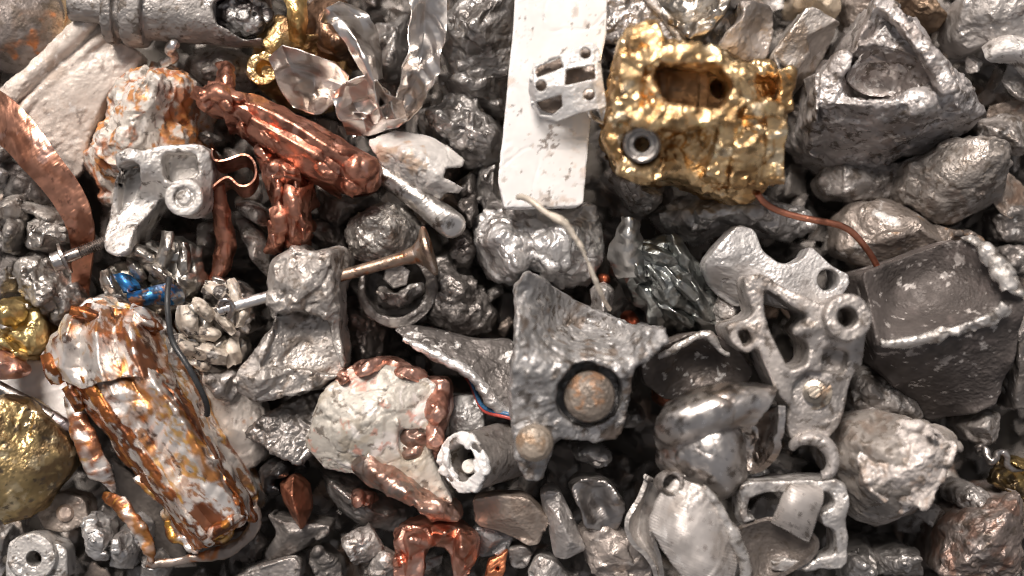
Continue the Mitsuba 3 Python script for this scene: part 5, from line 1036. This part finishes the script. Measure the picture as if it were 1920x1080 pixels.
BEI = ((0.55, 0.49, 0.42), 0.2, ((0.05, 0.045, 0.045), 6, 0.3, 0.12, 0.95), ((0.36, 0.31, 0.26), 4, 0.45, 0.3, 0.7), ((0.74, 0.71, 0.67), 3, 0.6, 0.3, 0.7))
folds(t, [(350, 600, 24, 60, 40, 80, 5), (380, 580, 25, 50, 26, 40, 6), (410, 545, 24, 60, 28, 20, 5), (440, 550, 24, 60, 26, 70, 5), (455, 590, 22, 50, 26, 110, 5), (420, 600, 23, 60, 24, 50, 5), (390, 625, 21, 50, 26, 30, 5), (350, 650, 18, 60, 30, 25, 5), (395, 662, 19, 70, 34, 15, 5), (436, 660, 16, 50, 30, 80, 4), (372, 680, 14, 50, 22, 15, 4)], 'stone', BEI, seed=4)
put('black_cable', tube([(318, 522, 30), (314, 560, 36), (316, 600, 38), (324, 640, 38), (345, 675, 40), (368, 715, 40), (384, 748, 36), (388, 778, 30)], 1.35, 12, 0.8), 'painted', ((0.025, 0.027, 0.03), 0.1), (), 'thin black cable hanging over the crushed cans', 'cable')

t = thing('threaded_bolt', 'steel bolt with washer and threaded shank left of the elbow bracket', 'bolt')
a, b = (98, 494, 24), (200, 452, 20)
put(t + '__head', hexhead(a, b, 4.8, 5), 'satin', GREY)
put(t + '__washer', lathe(a, b, [(5.2, 2), (5.2, 7.4), (6.6, 7.4), (6.6, 2)]), 'satin', MID)
pr = [(6, 0), (6, 2.7), (13, 2.7)]
for i in range(13):
    pr += [(13 + i, 2.1), (13.5 + i, 2.9)]
put(t + '__shank', lathe(a, b, pr + [(26, 2.2), (26, 0)]), 'satin', MID)

# torn flaps of the rusted can
RUST = RUSTY
for i, (pts, r) in enumerate((([(132, 740, 20), (150, 800, 22), (165, 840, 24), (190, 885, 22), (214, 925, 14)], [4, 5, 6, 5, 1.5]),
                              ([(194, 930, 16), (225, 945, 20), (255, 985, 22), (276, 1020, 20), (283, 1052, 16)], [2, 4, 3.5, 3, 1.5]),
                              ([(255, 890, 24), (285, 915, 24), (308, 940, 22), (313, 970, 16)], [2, 3, 2.6, 1.5]),
                              ([(318, 975, 16), (325, 1000, 16), (350, 1016, 18), (372, 1024, 20)], [2, 2, 2.2, 3]))):
    put('rusted_can__torn_flap', tube(pts, r, 14, 0.7, [('f', 1.2, 7), ('c', 1.6, 7), ('b', 0.5, 3)], 30 + i, 0.45), 'rusty', RUST)
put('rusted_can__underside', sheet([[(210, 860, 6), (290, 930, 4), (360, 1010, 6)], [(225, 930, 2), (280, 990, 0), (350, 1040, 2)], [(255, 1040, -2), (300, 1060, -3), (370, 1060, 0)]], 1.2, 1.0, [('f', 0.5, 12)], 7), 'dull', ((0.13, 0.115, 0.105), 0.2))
put('rusted_can__bottom_edge', tube([(276, 1052, 14), (310, 1056, 14), (370, 1046, 15), (430, 1030, 14), (470, 1000, 12), (474, 950, 14)], [2.5, 2, 2, 3.2, 3, 2], 14, 0.8, [('f', 0.8, 6)], 9, 0.6), 'rusty', ((0.30, 0.25, 0.22), 0.2, ((0.40, 0.14, 0.04), 8, 0.15, 0.4, 0.9)))

# ---------------------------------------------------------------- bottom
t = thing('copper_tipped_rod', 'black rounded rod with a pointed copper tip below the glittering shard', 'metal rod')
o = [(472, 892), (500, 866), (550, 862), (572, 890), (545, 892), (520, 906), (522, 935), (490, 940)]
g = G(464, 854, 580, 948, -4, 26, 0.7); g.add(g.slab(o, auto(o, 22, 8, 3, 1), -6, r=3))
put(t + '__sleeve', g, 'satin', ((0.10, 0.10, 0.105), 0.2, ((0.40, 0.40, 0.41), 5, 0.9, 0.2, 0.7)), CAST)
o = [(519, 908), (546, 892), (570, 912), (580, 958), (561, 1003), (540, 978), (522, 932)]
g = G(510, 884, 588, 1010, 4, 30, 0.6); g.add(g.slab(o, [(519, 908, 18), (546, 892, 18), (570, 912, 16), (580, 958, 14), (561, 1003, 18), (540, 978, 16), (522, 932, 18), (548, 930, 27), (556, 965, 26)], 6, 'lin', r=1.4))
put(t + '__copper_tip', g, 'copper', ((0.45, 0.19, 0.12), 0.2, ((0.66, 0.36, 0.27), 6, 0.8, 0.3, 0.6)), [('f', 0.3, 6)])
t = thing('flange_plate', 'square pale flange with round boss and centre hole in the bottom left corner', 'flange')
g = G(-5, 995, 132, 1100, 2, 26, 0.75)
g.add(g.slab([(8, 1022), (30, 1006), (118, 1024), (122, 1095), (5, 1095)], 18, 2, r=1.2)).add(g.cyl((58, 1046, 6), (58, 1046, 21), 10.8), 0.8).cut(g.cyl((62, 1049, 0), (62, 1049, 40), 3.5), 0.5)
put(t + '__plate', g, 'cast', ((0.54, 0.525, 0.51), 0.12, ((0.34, 0.32, 0.31), 7, 0.5, 0.4, 0.6), DIRT), CLEAN)
m_ = trimesh.creation.icosphere(subdivisions=3, radius=3.3)
put(t + '__plug', (m_.vertices + W((63, 1049, 9)), m_.faces), 'satin', DARK)
t = thing('brown_flange', 'dim brown flange with a screw beside the brass plate', 'flange')
g = G(60, 915, 170, 1005, -12, 12, 0.8); g.add(g.slab([(64, 960), (110, 920), (160, 935), (165, 980), (120, 1000), (80, 995)], 8, -12, r=2))
put(t + '__plate', g, 'dull', BROWN, [('f', 0.6, 8)])
put(t + '__screw', lathe((122, 962, 6), (122, 961, 14), [(0, 4), (3.2, 4), (4.4, 2.6), (4.4, 0)]), 'rusty', ((0.42, 0.34, 0.29), 0.2))

PL = ((0.42, 0.40, 0.385), 0.2, ((0.22, 0.19, 0.175), 8, 0.35, 0.5, 0.7), ((0.62, 0.60, 0.59), 6, 0.6, 0.4, 0.6))
for i, (k, o, hs, zb, mat, pal, sp, mode, txt) in enumerate((
        ('triangular_slab', [(496, 965), (530, 976), (620, 984), (618, 1002), (560, 1035), (500, 1062), (490, 1042), (520, 1002)], [(496, 965, 6), (530, 976, 12), (620, 985, 12), (560, 1035, 6), (498, 1060, 4), (545, 1000, 13)], -16, 'cast', DK, PLATE, 'lin', 'dark triangular slab below the copper tipped rod'),
        ('grey_plank', [(425, 1095), (470, 1064), (552, 1042), (566, 1060), (560, 1095)], [(425, 1090, 10), (552, 1044, 14), (560, 1090, 12)], -8, 'cast', MID, PLATE, 'lin', 'flat grey plank at the bottom edge left of the copper arch'),
        ('dark_corner', [(420, 1000), (470, 990), (490, 1020), (480, 1060), (430, 1060)], [(420, 1000, 6), (470, 990, 8), (485, 1050, 4), (430, 1060, 2)], -14, 'cast', DK, BROKEN, 'lin', 'dark broken corner piece right of the rusted can bottom'),
        ('dark_prong', [(575, 1050), (600, 1025), (640, 1060), (640, 1095), (600, 1095)], [(575, 1050, 10), (600, 1028, 12), (640, 1062, 8), (620, 1090, 8)], -12, 'cast', DK, BROKEN, 'lin', 'dark curved prong at the bottom edge right of the grey plank'),
        ('brown_tile', [(884, 936), (930, 928), (986, 930), (1032, 974), (1012, 1026), (990, 1030), (940, 1004), (890, 990)], [(884, 938, 28), (930, 930, 30), (986, 932, 32), (1030, 975, 28), (1010, 1024, 22), (940, 1002, 20), (890, 988, 20), (960, 970, 29)], 8, 'dull', ((0.34, 0.285, 0.245), 0.15, ((0.20, 0.15, 0.12), 9, 0.3, 0.5, 0.6)), PLATE, 'lin', 'flat brown many sided tile below the pipe stub'),
        ('ridged_bar', [(1012, 932), (1030, 918), (1052, 926), (1086, 1000), (1102, 1036), (1064, 1054), (1040, 1052), (1030, 992)], [(1012, 932, 26), (1030, 920, 34), (1052, 926, 28), (1086, 1000, 28), (1100, 1036, 26), (1062, 1052, 26), (1040, 1050, 24), (1048, 970, 36), (1070, 1015, 34)], 4, 'cast', ((0.50, 0.475, 0.46), 0.15), PLATE, 'lin', 'pale bar with a sharp ridge right of the brown tile'),
        ('brown_rubble', [(1088, 1000), (1130, 990), (1185, 1010), (1230, 1060), (1225, 1095), (1110, 1095)], [(1088, 1000, 22), (1130, 992, 26), (1185, 1012, 26), (1228, 1070, 20), (1110, 1090, 20), (1150, 1040, 30)], 0, 'dull', ((0.34, 0.30, 0.275), 0.2, ((0.58, 0.55, 0.53), 4, 0.75, 0.25, 0.7)), BROKEN, 'lin', 'rough brown grey lump at the bottom edge left of the ribbed shell'),
        ('blue_grey_chip', [(885, 990), (930, 985), (965, 1005), (950, 1040), (905, 1052), (885, 1035)], [(885, 990, 12), (930, 985, 14), (965, 1005, 12), (905, 1050, 8), (925, 1015, 16)], -10, 'cast', ((0.30, 0.305, 0.315), 0.15), PLATE, 'lin', 'small bluish grey chip between the copper arch and the brown tile'),
        ('pale_shard', [(990, 1075), (1008, 1040), (1040, 1050), (1075, 1095), (990, 1095)], [(990, 1075, 18), (1008, 1042, 22), (1040, 1052, 22), (1070, 1092, 16), (1020, 1080, 24)], 0, 'cast', PL, PLATE, 'lin', 'pale facetted shard at the bottom edge under the ridged bar'),
        ('pale_shard', [(952, 1030), (985, 1022), (1000, 1040), (985, 1070), (960, 1068)], [(952, 1030, 14), (985, 1024, 18), (1000, 1040, 14), (960, 1066, 10)], -4, 'cast', PL, PLATE, 'lin', 'small facetted shard right of the copper tag'),
        ('grey_pebble', [(1345, 555), (1378, 560), (1372, 610), (1345, 620), (1330, 590)], [(1345, 557, 18), (1378, 562, 18), (1345, 618, 14), (1355, 590, 22)], -6, 'cast', PL, CAST, 'tps', 'small grey pebble behind the openwork casting'))):
    lump(k, o, hs, zb, mat, pal, sp, txt, 'metal fragment', mode, r=1.3, rag=(0.4, 7), vox=0.8)
for i, (a, b, r, txt) in enumerate((((648, 1040, 14), (705, 1010, 12), 7.5, 'short steel stub at the bottom edge beside the copper arch'), ((700, 1090, 12), (730, 1040, 14), 6, 'short dark steel stub touching the copper arch'))):
    g = G(620, 980, 760, 1110, -2, 24, 0.8); g.add(g.cyl(a, b, r, r_edge=1.5)).rag(0.4, 7, i)
    put('steel_stub', g, 'cast', MID, CAST, txt, 'metal rod')
o = [(734, 1020), (750, 990), (802, 984), (862, 990), (894, 1020), (892, 1062), (866, 1100), (850, 1100), (846, 1052), (822, 1030), (796, 1046), (786, 1100), (732, 1100)]
lump('copper_arch', o, [(734, 1020, 28), (750, 990, 32), (802, 984, 30), (862, 990, 32), (894, 1020, 26), (892, 1062, 26), (858, 1095, 28), (846, 1052, 30), (822, 1030, 32), (796, 1046, 30), (760, 1095, 28), (770, 1010, 42), (765, 1050, 36), (810, 1002, 34), (835, 1000, 40), (865, 1025, 42), (872, 1060, 36), (850, 1015, 33), (800, 1020, 40)], 4, 'copper', ((0.70, 0.38, 0.29), 0.18, ((0.42, 0.17, 0.11), 10, 0.25, 0.5, 0.7), ((0.80, 0.58, 0.50), 7, 0.6, 0.4, 0.6)), [('h', 2.2, 13), ('f', 0.4, 9), ('c', 0.8, 12)], 'bright copper casting with an arched opening at the bottom edge', 'copper casting', 'lin', r=1.8, vox=0.7)
g = G(904, 1028, 960, 1105, 8, 24, 0.6)
g.add(g.slab([(914, 1052), (938, 1042), (952, 1032), (948, 1058), (940, 1100), (910, 1100)], 20, 14, r=1)).cut(g.cyl((933, 1066, 0), (933, 1066, 40), 1.2), 0.2).rag(0.4, 6, 2)
put('copper_tag', g, 'copper', ((0.70, 0.26, 0.13), 0.15), CAST, 'small orange copper tag with a pin hole at the bottom edge', 'copper tag')

o = [(1066, 912), (1090, 896), (1142, 904), (1178, 950), (1164, 1010), (1130, 1002), (1096, 992), (1084, 942)]
lump('broken_tube', o, [(1066, 912, 34), (1090, 898, 36), (1142, 906, 34), (1176, 950, 30), (1160, 1008, 24), (1096, 992, 30), (1084, 942, 34), (1110, 925, 28), (1130, 950, 27), (1120, 980, 28), (1150, 940, 34)], 4, 'satin', ((0.48, 0.455, 0.44), 0.2, ((0.22, 0.20, 0.19), 8, 0.35, 0.4, 0.7)), [('f', 0.5, 7), ('h', 0.6, 9)], 'broken curved tube wall with shiny inner face right of the ridged bar', 'tube fragment', r=1.4, rag=(0.5, 6))
put('bent_strip', sheet([[(1208, 892, 46), (1216, 896, 48), (1224, 902, 44)], [(1200, 930, 44), (1212, 935, 36), (1238, 945, 46)], [(1178, 985, 44), (1195, 992, 34), (1222, 992, 44)], [(1188, 1022, 42), (1208, 1020, 36), (1230, 1025, 44)], [(1218, 1050, 40), (1228, 1055, 36), (1240, 1060, 40)], [(1228, 1100, 36), (1236, 1100, 34), (1244, 1100, 36)]], 2.0, 0.8, [('f', 0.5, 8)], 2, 0.8), 'cast', ((0.50, 0.475, 0.455), 0.15, ((0.24, 0.21, 0.195), 8, 0.35, 0.4, 0.7)), (), 'bent concave strip hugging the left side of the ribbed shell', 'metal strip')

t = thing('ribbed_shell', 'pale curved shell covered with fine parallel ribs at the bottom edge', 'metal shell')
g = G(1208, 890, 1400, 1105, 30, 68, 0.7, zr=60)
o = [(1216, 985), (1236, 930), (1270, 898), (1312, 908), (1348, 950), (1374, 1000), (1392, 1052), (1384, 1100), (1290, 1100), (1250, 1050)]
g.add(g.shell(o, [(1216, 985, 52), (1236, 930, 54), (1270, 900, 54), (1312, 910, 58), (1348, 950, 56), (1374, 1000, 52), (1390, 1052, 46), (1290, 1098, 54), (1250, 1050, 54), (1290, 960, 64), (1310, 1010, 64), (1340, 1060, 60), (1270, 1000, 62)], 2.6)).rag(0.3, 8, 2)
put(t + '__wall', g, 'ribbed', ((0.62, 0.585, 0.56), 0.12, ((0.80, 0.78, 0.76), 8, 0.6, 0.2, 0.7), ((0.44, 0.39, 0.35), 8, 0.35, 0.5, 0.6), ((0.24, 0.20, 0.18), 2.4, 0.8, 0.3, 0.7)), [('f', 0.6, 10), ('h', 0.9, 15), ('B', 0.4, 2.6)])
put(t + '__rim', tube([(1318, 915, 60), (1350, 958, 58), (1376, 1005, 54), (1396, 1060, 47), (1394, 1110, 44)], [1.5, 2.4, 2.8, 2.6, 2.2], 12, 0.8, [('f', 0.8, 6)], 3), 'cast', PALE)
g = G(1215, 885, 1275, 950, 40, 66, 0.6, zr=58)
g.add(g.cyl((1250, 912, 44), (1262, 906, 60), 5.2)).cut(g.cyl((1255, 908, 52), (1264, 902, 70), 3.4))
put(t + '__socket', g, 'cast', MID, CAST)
put('dark_sheet', sheet([[(1362, 1000, 50), (1400, 985, 46), (1440, 975, 46), (1475, 985, 50)], [(1385, 1045, 48), (1430, 1035, 38), (1480, 1025, 38), (1530, 1012, 48)], [(1392, 1100, 46), (1430, 1095, 44), (1470, 1075, 44), (1512, 1050, 48)]], 2.0, 0.9, [('f', 0.5, 10)], 3), 'dull', ((0.16, 0.14, 0.128), 0.2, DIRT), (), 'dull dark curved sheet between the ribbed shell and the ribbed strip', 'metal sheet')
put('ribbed_strip', sheet([[(1448, 978, 48), (1475, 990, 52), (1514, 1014, 48)], [(1460, 950, 56), (1490, 962, 61), (1528, 975, 55)], [(1475, 920, 60), (1500, 930, 63), (1540, 938, 58)], [(1480, 912, 54), (1508, 914, 56), (1538, 916, 52)]], 1.8, 0.8, [('f', 0.5, 9)], 4, 0.5), 'ribbed', ((0.64, 0.60, 0.57), 0.12, ((0.40, 0.35, 0.31), 7, 0.4, 0.4, 0.6), DIRT), (), 'pale ribbed strip bent over the open metal frame', 'metal strip')
g = G(1378, 895, 1604, 1090, 20, 56, 0.8, zr=50)
o = [(1388, 914), (1410, 904), (1480, 902), (1560, 898), (1588, 912), (1592, 1000), (1590, 1066), (1520, 1074), (1450, 1078), (1452, 1060), (1400, 990), (1386, 970)]
g.add(g.slab(o, [(1388, 914, 50), (1480, 904, 50), (1588, 912, 52), (1590, 1066, 46), (1450, 1078, 44), (1390, 970, 48), (1560, 970, 50)], 24, r=1)).cut(g.slab([(1408, 932), (1480, 920), (1552, 922), (1566, 945), (1540, 965), (1546, 985), (1568, 995), (1572, 1048), (1470, 1054), (1420, 975), (1404, 965)], 80, 10, r=1), 1).cut(g.slab([(1376, 990), (1428, 978), (1484, 1044), (1462, 1058), (1400, 1040)], 80, 10, r=1, ch=0), 0.6).rag(0.9, 5, 3)
put('open_frame', g, 'cast', ((0.58, 0.56, 0.545), 0.15, ((0.30, 0.26, 0.235), 7, 0.45, 0.4, 0.7), DIRT), SMOOTH, 'open broken metal frame with a rounded lobe below the hook', 'metal frame')

# ---------------------------------------------------------------- centre right
t = thing('dark_foil', 'dark greenish crumpled foil packet beside the notched plate', 'foil')
o = [(1150, 470), (1176, 436), (1204, 452), (1270, 444), (1300, 480), (1332, 532), (1372, 602), (1360, 625), (1290, 622), (1232, 602), (1192, 552), (1160, 520)]
g = G(1140, 400, 1382, 634, -4, 32, 0.7, zr=24)
g.add(g.slab(o, [(1150, 470, 20), (1200, 452, 20), (1270, 446, 18), (1332, 532, 14), (1370, 602, 10), (1290, 622, 8), (1192, 552, 12), (1160, 520, 14), (1230, 490, 27), (1280, 530, 26), (1320, 590, 20), (1220, 550, 22)], -4, r=2)).rag(0.6, 8, 3)
FO = ((0.27, 0.285, 0.28), 0.15, ((0.12, 0.125, 0.12), 9, 0.3, 0.5, 0.7))
put(t + '__packet', g, 'satin', FO, [('c', 3.6, 10), ('r', 1.6, 7), ('c', 1.2, 5)])
put(t + '__flap', sheet([[(1166, 404, 30), (1180, 408, 36), (1196, 414, 30)], [(1150, 450, 24), (1178, 450, 36), (1204, 452, 26)], [(1140, 478, 20), (1176, 490, 30), (1212, 488, 24)], [(1160, 520, 18), (1190, 520, 26), (1225, 520, 22)]], 0.9, 0.7, [('c', 1.2, 9)], 5, 0.6), 'satin', ((0.48, 0.48, 0.47), 0.15))
folds(t, [(1235, 480, 27, 80, 34, 20, 4), (1275, 475, 25, 80, 30, 60, 5), (1240, 525, 26, 80, 26, 55, 5), (1275, 530, 27, 90, 28, 45, 4), (1310, 560, 23, 90, 26, 60, 4), (1220, 560, 20, 70, 26, 50, 5), (1265, 585, 20, 90, 26, 35, 5), (1320, 600, 17, 80, 26, 25, 4), (1195, 500, 25, 60, 26, 70, 6)], 'satin', FO, seed=5)
put('copper_wire', tube([(1420, 362, 44), (1440, 385, 40), (1480, 402, 38), (1540, 415, 36), (1590, 430, 32), (1620, 460, 28), (1640, 490, 22), (1648, 510, 18)], 1.5, 12, 0.8), 'copper', ((0.62, 0.26, 0.17), 0.15, ((0.34, 0.13, 0.08), 8, 0.4, 0.4, 0.6)), (), 'bent copper wire running from under the brass block', 'copper wire')
put('pale_wire', tube([(972, 370, 50), (1000, 380, 56), (1030, 402, 60), (1050, 412, 62), (1075, 440, 62), (1100, 485, 60), (1120, 535, 56), (1144, 580, 48)], [1.2, 1.5, 1.3, 1.9, 1.2, 0.95, 0.95, 0.9], 12, 0.7, [('f', 0.4, 5), ('B', 0.4, 2.4)], 3), 'stone', ((0.52, 0.47, 0.40), 0.15, ((0.34, 0.28, 0.23), 8, 0.3, 0.4, 0.7)), (), 'pale wire with a frayed end in front of the white bar', 'wire')
o = [(1112, 540), (1136, 530), (1156, 545), (1150, 580), (1130, 600), (1112, 580)]
lump('silver_chip', o, auto(o, 22, 12, 3, 1), -2, 'ore', GREY, BROKEN, 'small silvery chip behind the grey saddle casting', 'metal fragment', r=1.5)
o = [(1166, 590), (1190, 582), (1202, 605), (1190, 618), (1170, 612)]
lump('red_chip', o, auto(o, 4, -4, 3, 1), -14, 'copper', ((0.42, 0.11, 0.06), 0.2), [('f', 0.6, 5)], 'small red copper chip deep behind the grey saddle casting', 'copper chip', r=2)
o = [(1122, 515), (1140, 512), (1146, 530), (1128, 534)]
lump('red_chip', o, auto(o, 8, 0, 3, 1), -10, 'copper', ((0.50, 0.15, 0.08), 0.2), [('f', 0.6, 5)], 'tiny red copper chip above the small silvery chip', 'copper chip', r=1.5)
o = [(1220, 700), (1245, 690), (1262, 730), (1256, 770), (1232, 760)]
lump('copper_scrap', o, auto(o, 14, 6, 3, 1), -8, 'copper', ((0.45, 0.17, 0.10), 0.25, ((0.16, 0.07, 0.05), 6, 0.1, 0.4, 0.8)), [('c', 1.0, 6)], 'dark copper scrap right of the grey saddle casting', 'copper chip', r=2)

put('saddle_casting__ball', lathe((1105, 742, 42), (1105, 744, 62), [(0, 9), (10, 10.8), (13, 11.2), (15.5, 10.6), (17.0, 8.2), (17.8, 4.5), (18, 0)]), 'dull', ((0.20, 0.17, 0.145), 0.25, ((0.28, 0.14, 0.065), 5, 0.5, 0.3, 0.7), ((0.12, 0.10, 0.085), 4, 0.3, 0.3, 0.7), DIRT))
put('brass_block__bearing', lathe((1205, 272, 58), (1203, 270, 72), [(0, 3.2), (10, 3.2), (11, 3.8), (11, 5.4), (12.4, 6.0), (12.6, 6.8), (11.4, 7.8), (0, 7.8)]), 'satin', ((0.36, 0.34, 0.325), 0.15))
o = [(1200, 660), (1240, 650), (1300, 622), (1345, 628), (1390, 660), (1420, 700), (1400, 735), (1330, 730), (1260, 760), (1210, 720)]
t = thing('hollow_cup', 'broken hollow cup with a bright rim left of the openwork casting', 'metal cup')
g = G(1190, 612, 1430, 770, 0, 44, 0.8, zr=36)
g.add(g.slab(o, [(1200, 660, 32), (1240, 650, 34), (1320, 624, 38), (1390, 660, 36), (1420, 700, 30), (1330, 730, 20), (1260, 755, 18), (1210, 715, 26), (1320, 690, 20), (1360, 690, 24)], 0, r=1)).cut(g.ell((1320, 700, 34), (16, 12, 16), -10), 1)
put(t + '__wall', g, 'dull', ((0.15, 0.13, 0.12), 0.25, DIRT, CHIP), [('f', 0.4, 8)])
put(t + '__rim', tube([(1235, 668, 35), (1270, 652, 37), (1300, 634, 39), (1326, 628, 40), (1345, 648, 39), (1370, 664, 38)], [1.2, 1.8, 1.6, 2.0, 1.5, 1.2], 12, 0.7, [('f', 0.6, 5)], 2), 'cast', PALE)


# ---------------------------------------------------------------- small scrap wedged in the gaps between the large pieces
def shard(r, size):
    """A broken angular chip: the hull of a few random points, cut and roughened."""
    kind = r.integers(4)
    sc = (np.array([1, 0.75, 0.5]), np.array([1.5, 0.6, 0.35]), np.array([1.1, 0.9, 0.22]), np.array([0.9, 0.8, 0.7]))[kind] * size
    pts = r.standard_normal((11, 3)); pts /= np.linalg.norm(pts, axis=1, keepdims=True)
    h = trimesh.convex.convex_hull(pts * sc)
    for _ in range(3):
        h = h.subdivide()
    while len(h.faces) < 1400:
        h = h.subdivide()
    q = trimesh.transformations.random_rotation_matrix(r.random(3))[:3, :3]
    if kind == 2:
        a = r.uniform(-0.6, 0.6); b = r.uniform(0, 6.28)
        q = trimesh.transformations.rotation_matrix(a, [math.cos(b), math.sin(b), 0])[:3, :3]
    return np.array(h.vertices) @ q.T, np.array(h.faces)


_keys = [k for k in _where if 'label' in labels.get(k, {})]
_pts = np.vstack([np.vstack(_where[k]) for k in _keys])
_own = np.repeat(np.arange(len(_keys)), [sum(map(len, _where[k])) for k in _keys])
_tree = cKDTree(_pts)
_stop = {'with', 'in', 'of', 'at', 'under', 'beside', 'below', 'between', 'lying', 'right', 'left', 'above', 'behind', 'touching', 'on', 'running', 'resting', 'pushed', 'threaded', 'hanging', 'covered', 'torn', 'folded', 'pierced', 'poking',
         'tucked', 'bent', 'hugging', 'wedged', 'hooked', 'deep', 'mottled', 'showing', 'seen', 'just', 'hidden', 'near', 'inside', 'over', 'squeezed', 'and', 'crumpled'}


def short(k):
    w = labels[k]['label'].split()
    m = next((i for i, q in enumerate(w) if i > 1 and q in _stop), len(w))
    return ' '.join(w[max(0, m - 4):m])


_said = set()


def beside(what, c):
    """The label of a chip at c: what it is and between which of the named things it lies."""
    near = []
    for i in _tree.query(c, k=400)[1]:
        if _own[i] not in near:
            near.append(_own[i])
    for rad in (15, 25, 40, 60):
        if len(near) < 4:
            near += [q for q in dict.fromkeys(_own[_tree.query_ball_point(c, rad)].tolist()) if q not in near]
    a = _keys[near[0]]
    m = np.vstack(_where[a]).mean(0)
    d = c - m
    side = ('right of' if d[0] > 0 else 'left of') if abs(d[0]) > abs(d[1]) else ('above' if d[1] > 0 else 'below')
    tries = [f'{what} {side} the {short(a)}'] + [f'{what} between the {short(a)} and the {short(_keys[q])}' for q in near[1:7]] + [f'{what} between the {short(_keys[near[1]])} and the {short(_keys[q])}' for q in near[2:7]]
    for t in tries:
        if t not in _said and len(t.split()) <= 16:
            break
    _said.add(t)
    return t


r = np.random.default_rng(21)
SHP = (((0.30, 0.285, 0.275), 0.25, ((0.16, 0.14, 0.13), 8, 0.2, 0.4, 0.7), DIRT, CHIP), ((0.42, 0.40, 0.385), 0.25, ((0.22, 0.19, 0.17), 7, 0.25, 0.4, 0.7), DIRT, CHIP), ((0.30, 0.25, 0.215), 0.25, ((0.20, 0.12, 0.08), 7, 0.3, 0.4, 0.7), DIRT), ((0.56, 0.54, 0.53), 0.2, ((0.28, 0.25, 0.23), 6, 0.25, 0.4, 0.7), DIRT))
SHL = ('small dark grey chip', 'small grey chip', 'small brownish chip', 'small pale chip')
n = 0
for step in range(9000):
    if n >= 130:
        break
    x, y = r.uniform(-258, 258), r.uniform(-152, 152)
    size = r.choice((6.0, 8.5, 11.0, 14.0))
    i, j = int((x + 360) / 3), int((y + 240) / 3)
    k = max(1, int(size / 3.2))
    win = _top[i - k:i + k + 1, j - k:j + k + 1]
    inside = abs(x) < 240 and abs(y) < 135
    if np.median(win) > -4 or win.max() > 34:
        continue
    z = min(max(np.percentile(win, 60), -26) + 0.25 * size, 0 if inside else 8)
    V, F = shard(r, size)
    c = int(r.choice(4, p=(0.46, 0.24, 0.16, 0.14)))
    put('metal_chip', (V + [x, y, z], F), ('cast', 'ore', 'dull', 'cast')[c], SHP[c], [('f', 0.2, 4), ('H', 0.6, 5), ('B', 0.3, 2.4)], beside(SHL[c], np.array([x, y, z])), 'metal chip', 'small chips wedged in the gaps')
    n += 1

# thin bent turnings lying among them
for step in range(4000):
    if n >= 160:
        break
    x, y = r.uniform(-240, 240), r.uniform(-135, 135)
    i, j = int((x + 360) / 3), int((y + 240) / 3)
    if _top[i - 2:i + 3, j - 2:j + 3].max() > -1 or _top[i, j] < -30:
        continue
    a, L, w = r.uniform(0, 6.28), r.uniform(8, 16), r.uniform(1.2, 3.2)
    z = _top[i - 2:i + 3, j - 2:j + 3].max() + 1
    net = []
    for u in np.linspace(-0.5, 0.5, 5):
        cx, cy = x + L * u * math.cos(a) + 4 * (u * u) * math.sin(a), y + L * u * math.sin(a) - 4 * (u * u) * math.cos(a)
        row = [(cx - v * w * math.sin(a), cy + v * w * math.cos(a), z + 3 * r.uniform(-1, 1) * u + 0.8 * v) for v in (-0.5, 0, 0.5)]
        net.append([(q[0] / K(q[2]) + 960, 540 - q[1] / K(q[2]), q[2]) for q in row])
    put('metal_turning', sheet(net, 0.6, 0.7, [('f', 0.4, 4)], step), 'satin', SHP[1 + int(r.integers(2)) * 2], (), beside('thin bent turning', np.array([x, y, z])), 'metal turning', 'turnings lying in the gaps')
    n += 1

# countless crumbs below them
VV, FF, m = [], [], 0
base = trimesh.creation.box((1.6, 1.4, 1.0)).subdivide()
for i in range(4200):
    x, y = r.uniform(-330, 330), r.uniform(-215, 215)
    s = r.uniform(2.5, 8, 3)
    v = base.vertices * (1 + 0.22 * r.standard_normal((len(base.vertices), 1)))
    q = trimesh.transformations.random_rotation_matrix(r.random(3))[:3, :3]
    v = (v * s) @ q.T + [x, y, r.uniform(-58, -30)]
    VV.append(v); FF.append(base.faces + m); m += len(v)
VV, FF = np.vstack(VV), np.vstack(FF)
VV, FF = VV[FF].reshape(-1, 3), np.arange(FF.size).reshape(-1, 3)
put('scrap_crumbs', (VV, FF), 'dull', ((0.27, 0.25, 0.235), 0.35, ((0.46, 0.44, 0.42), 9, 0.6, 0.3, 0.6), ((0.26, 0.16, 0.10), 14, 0.5, 0.3, 0.6)), (), 'small metal crumbs filling the gaps deep in the heap', None, kind='stuff')
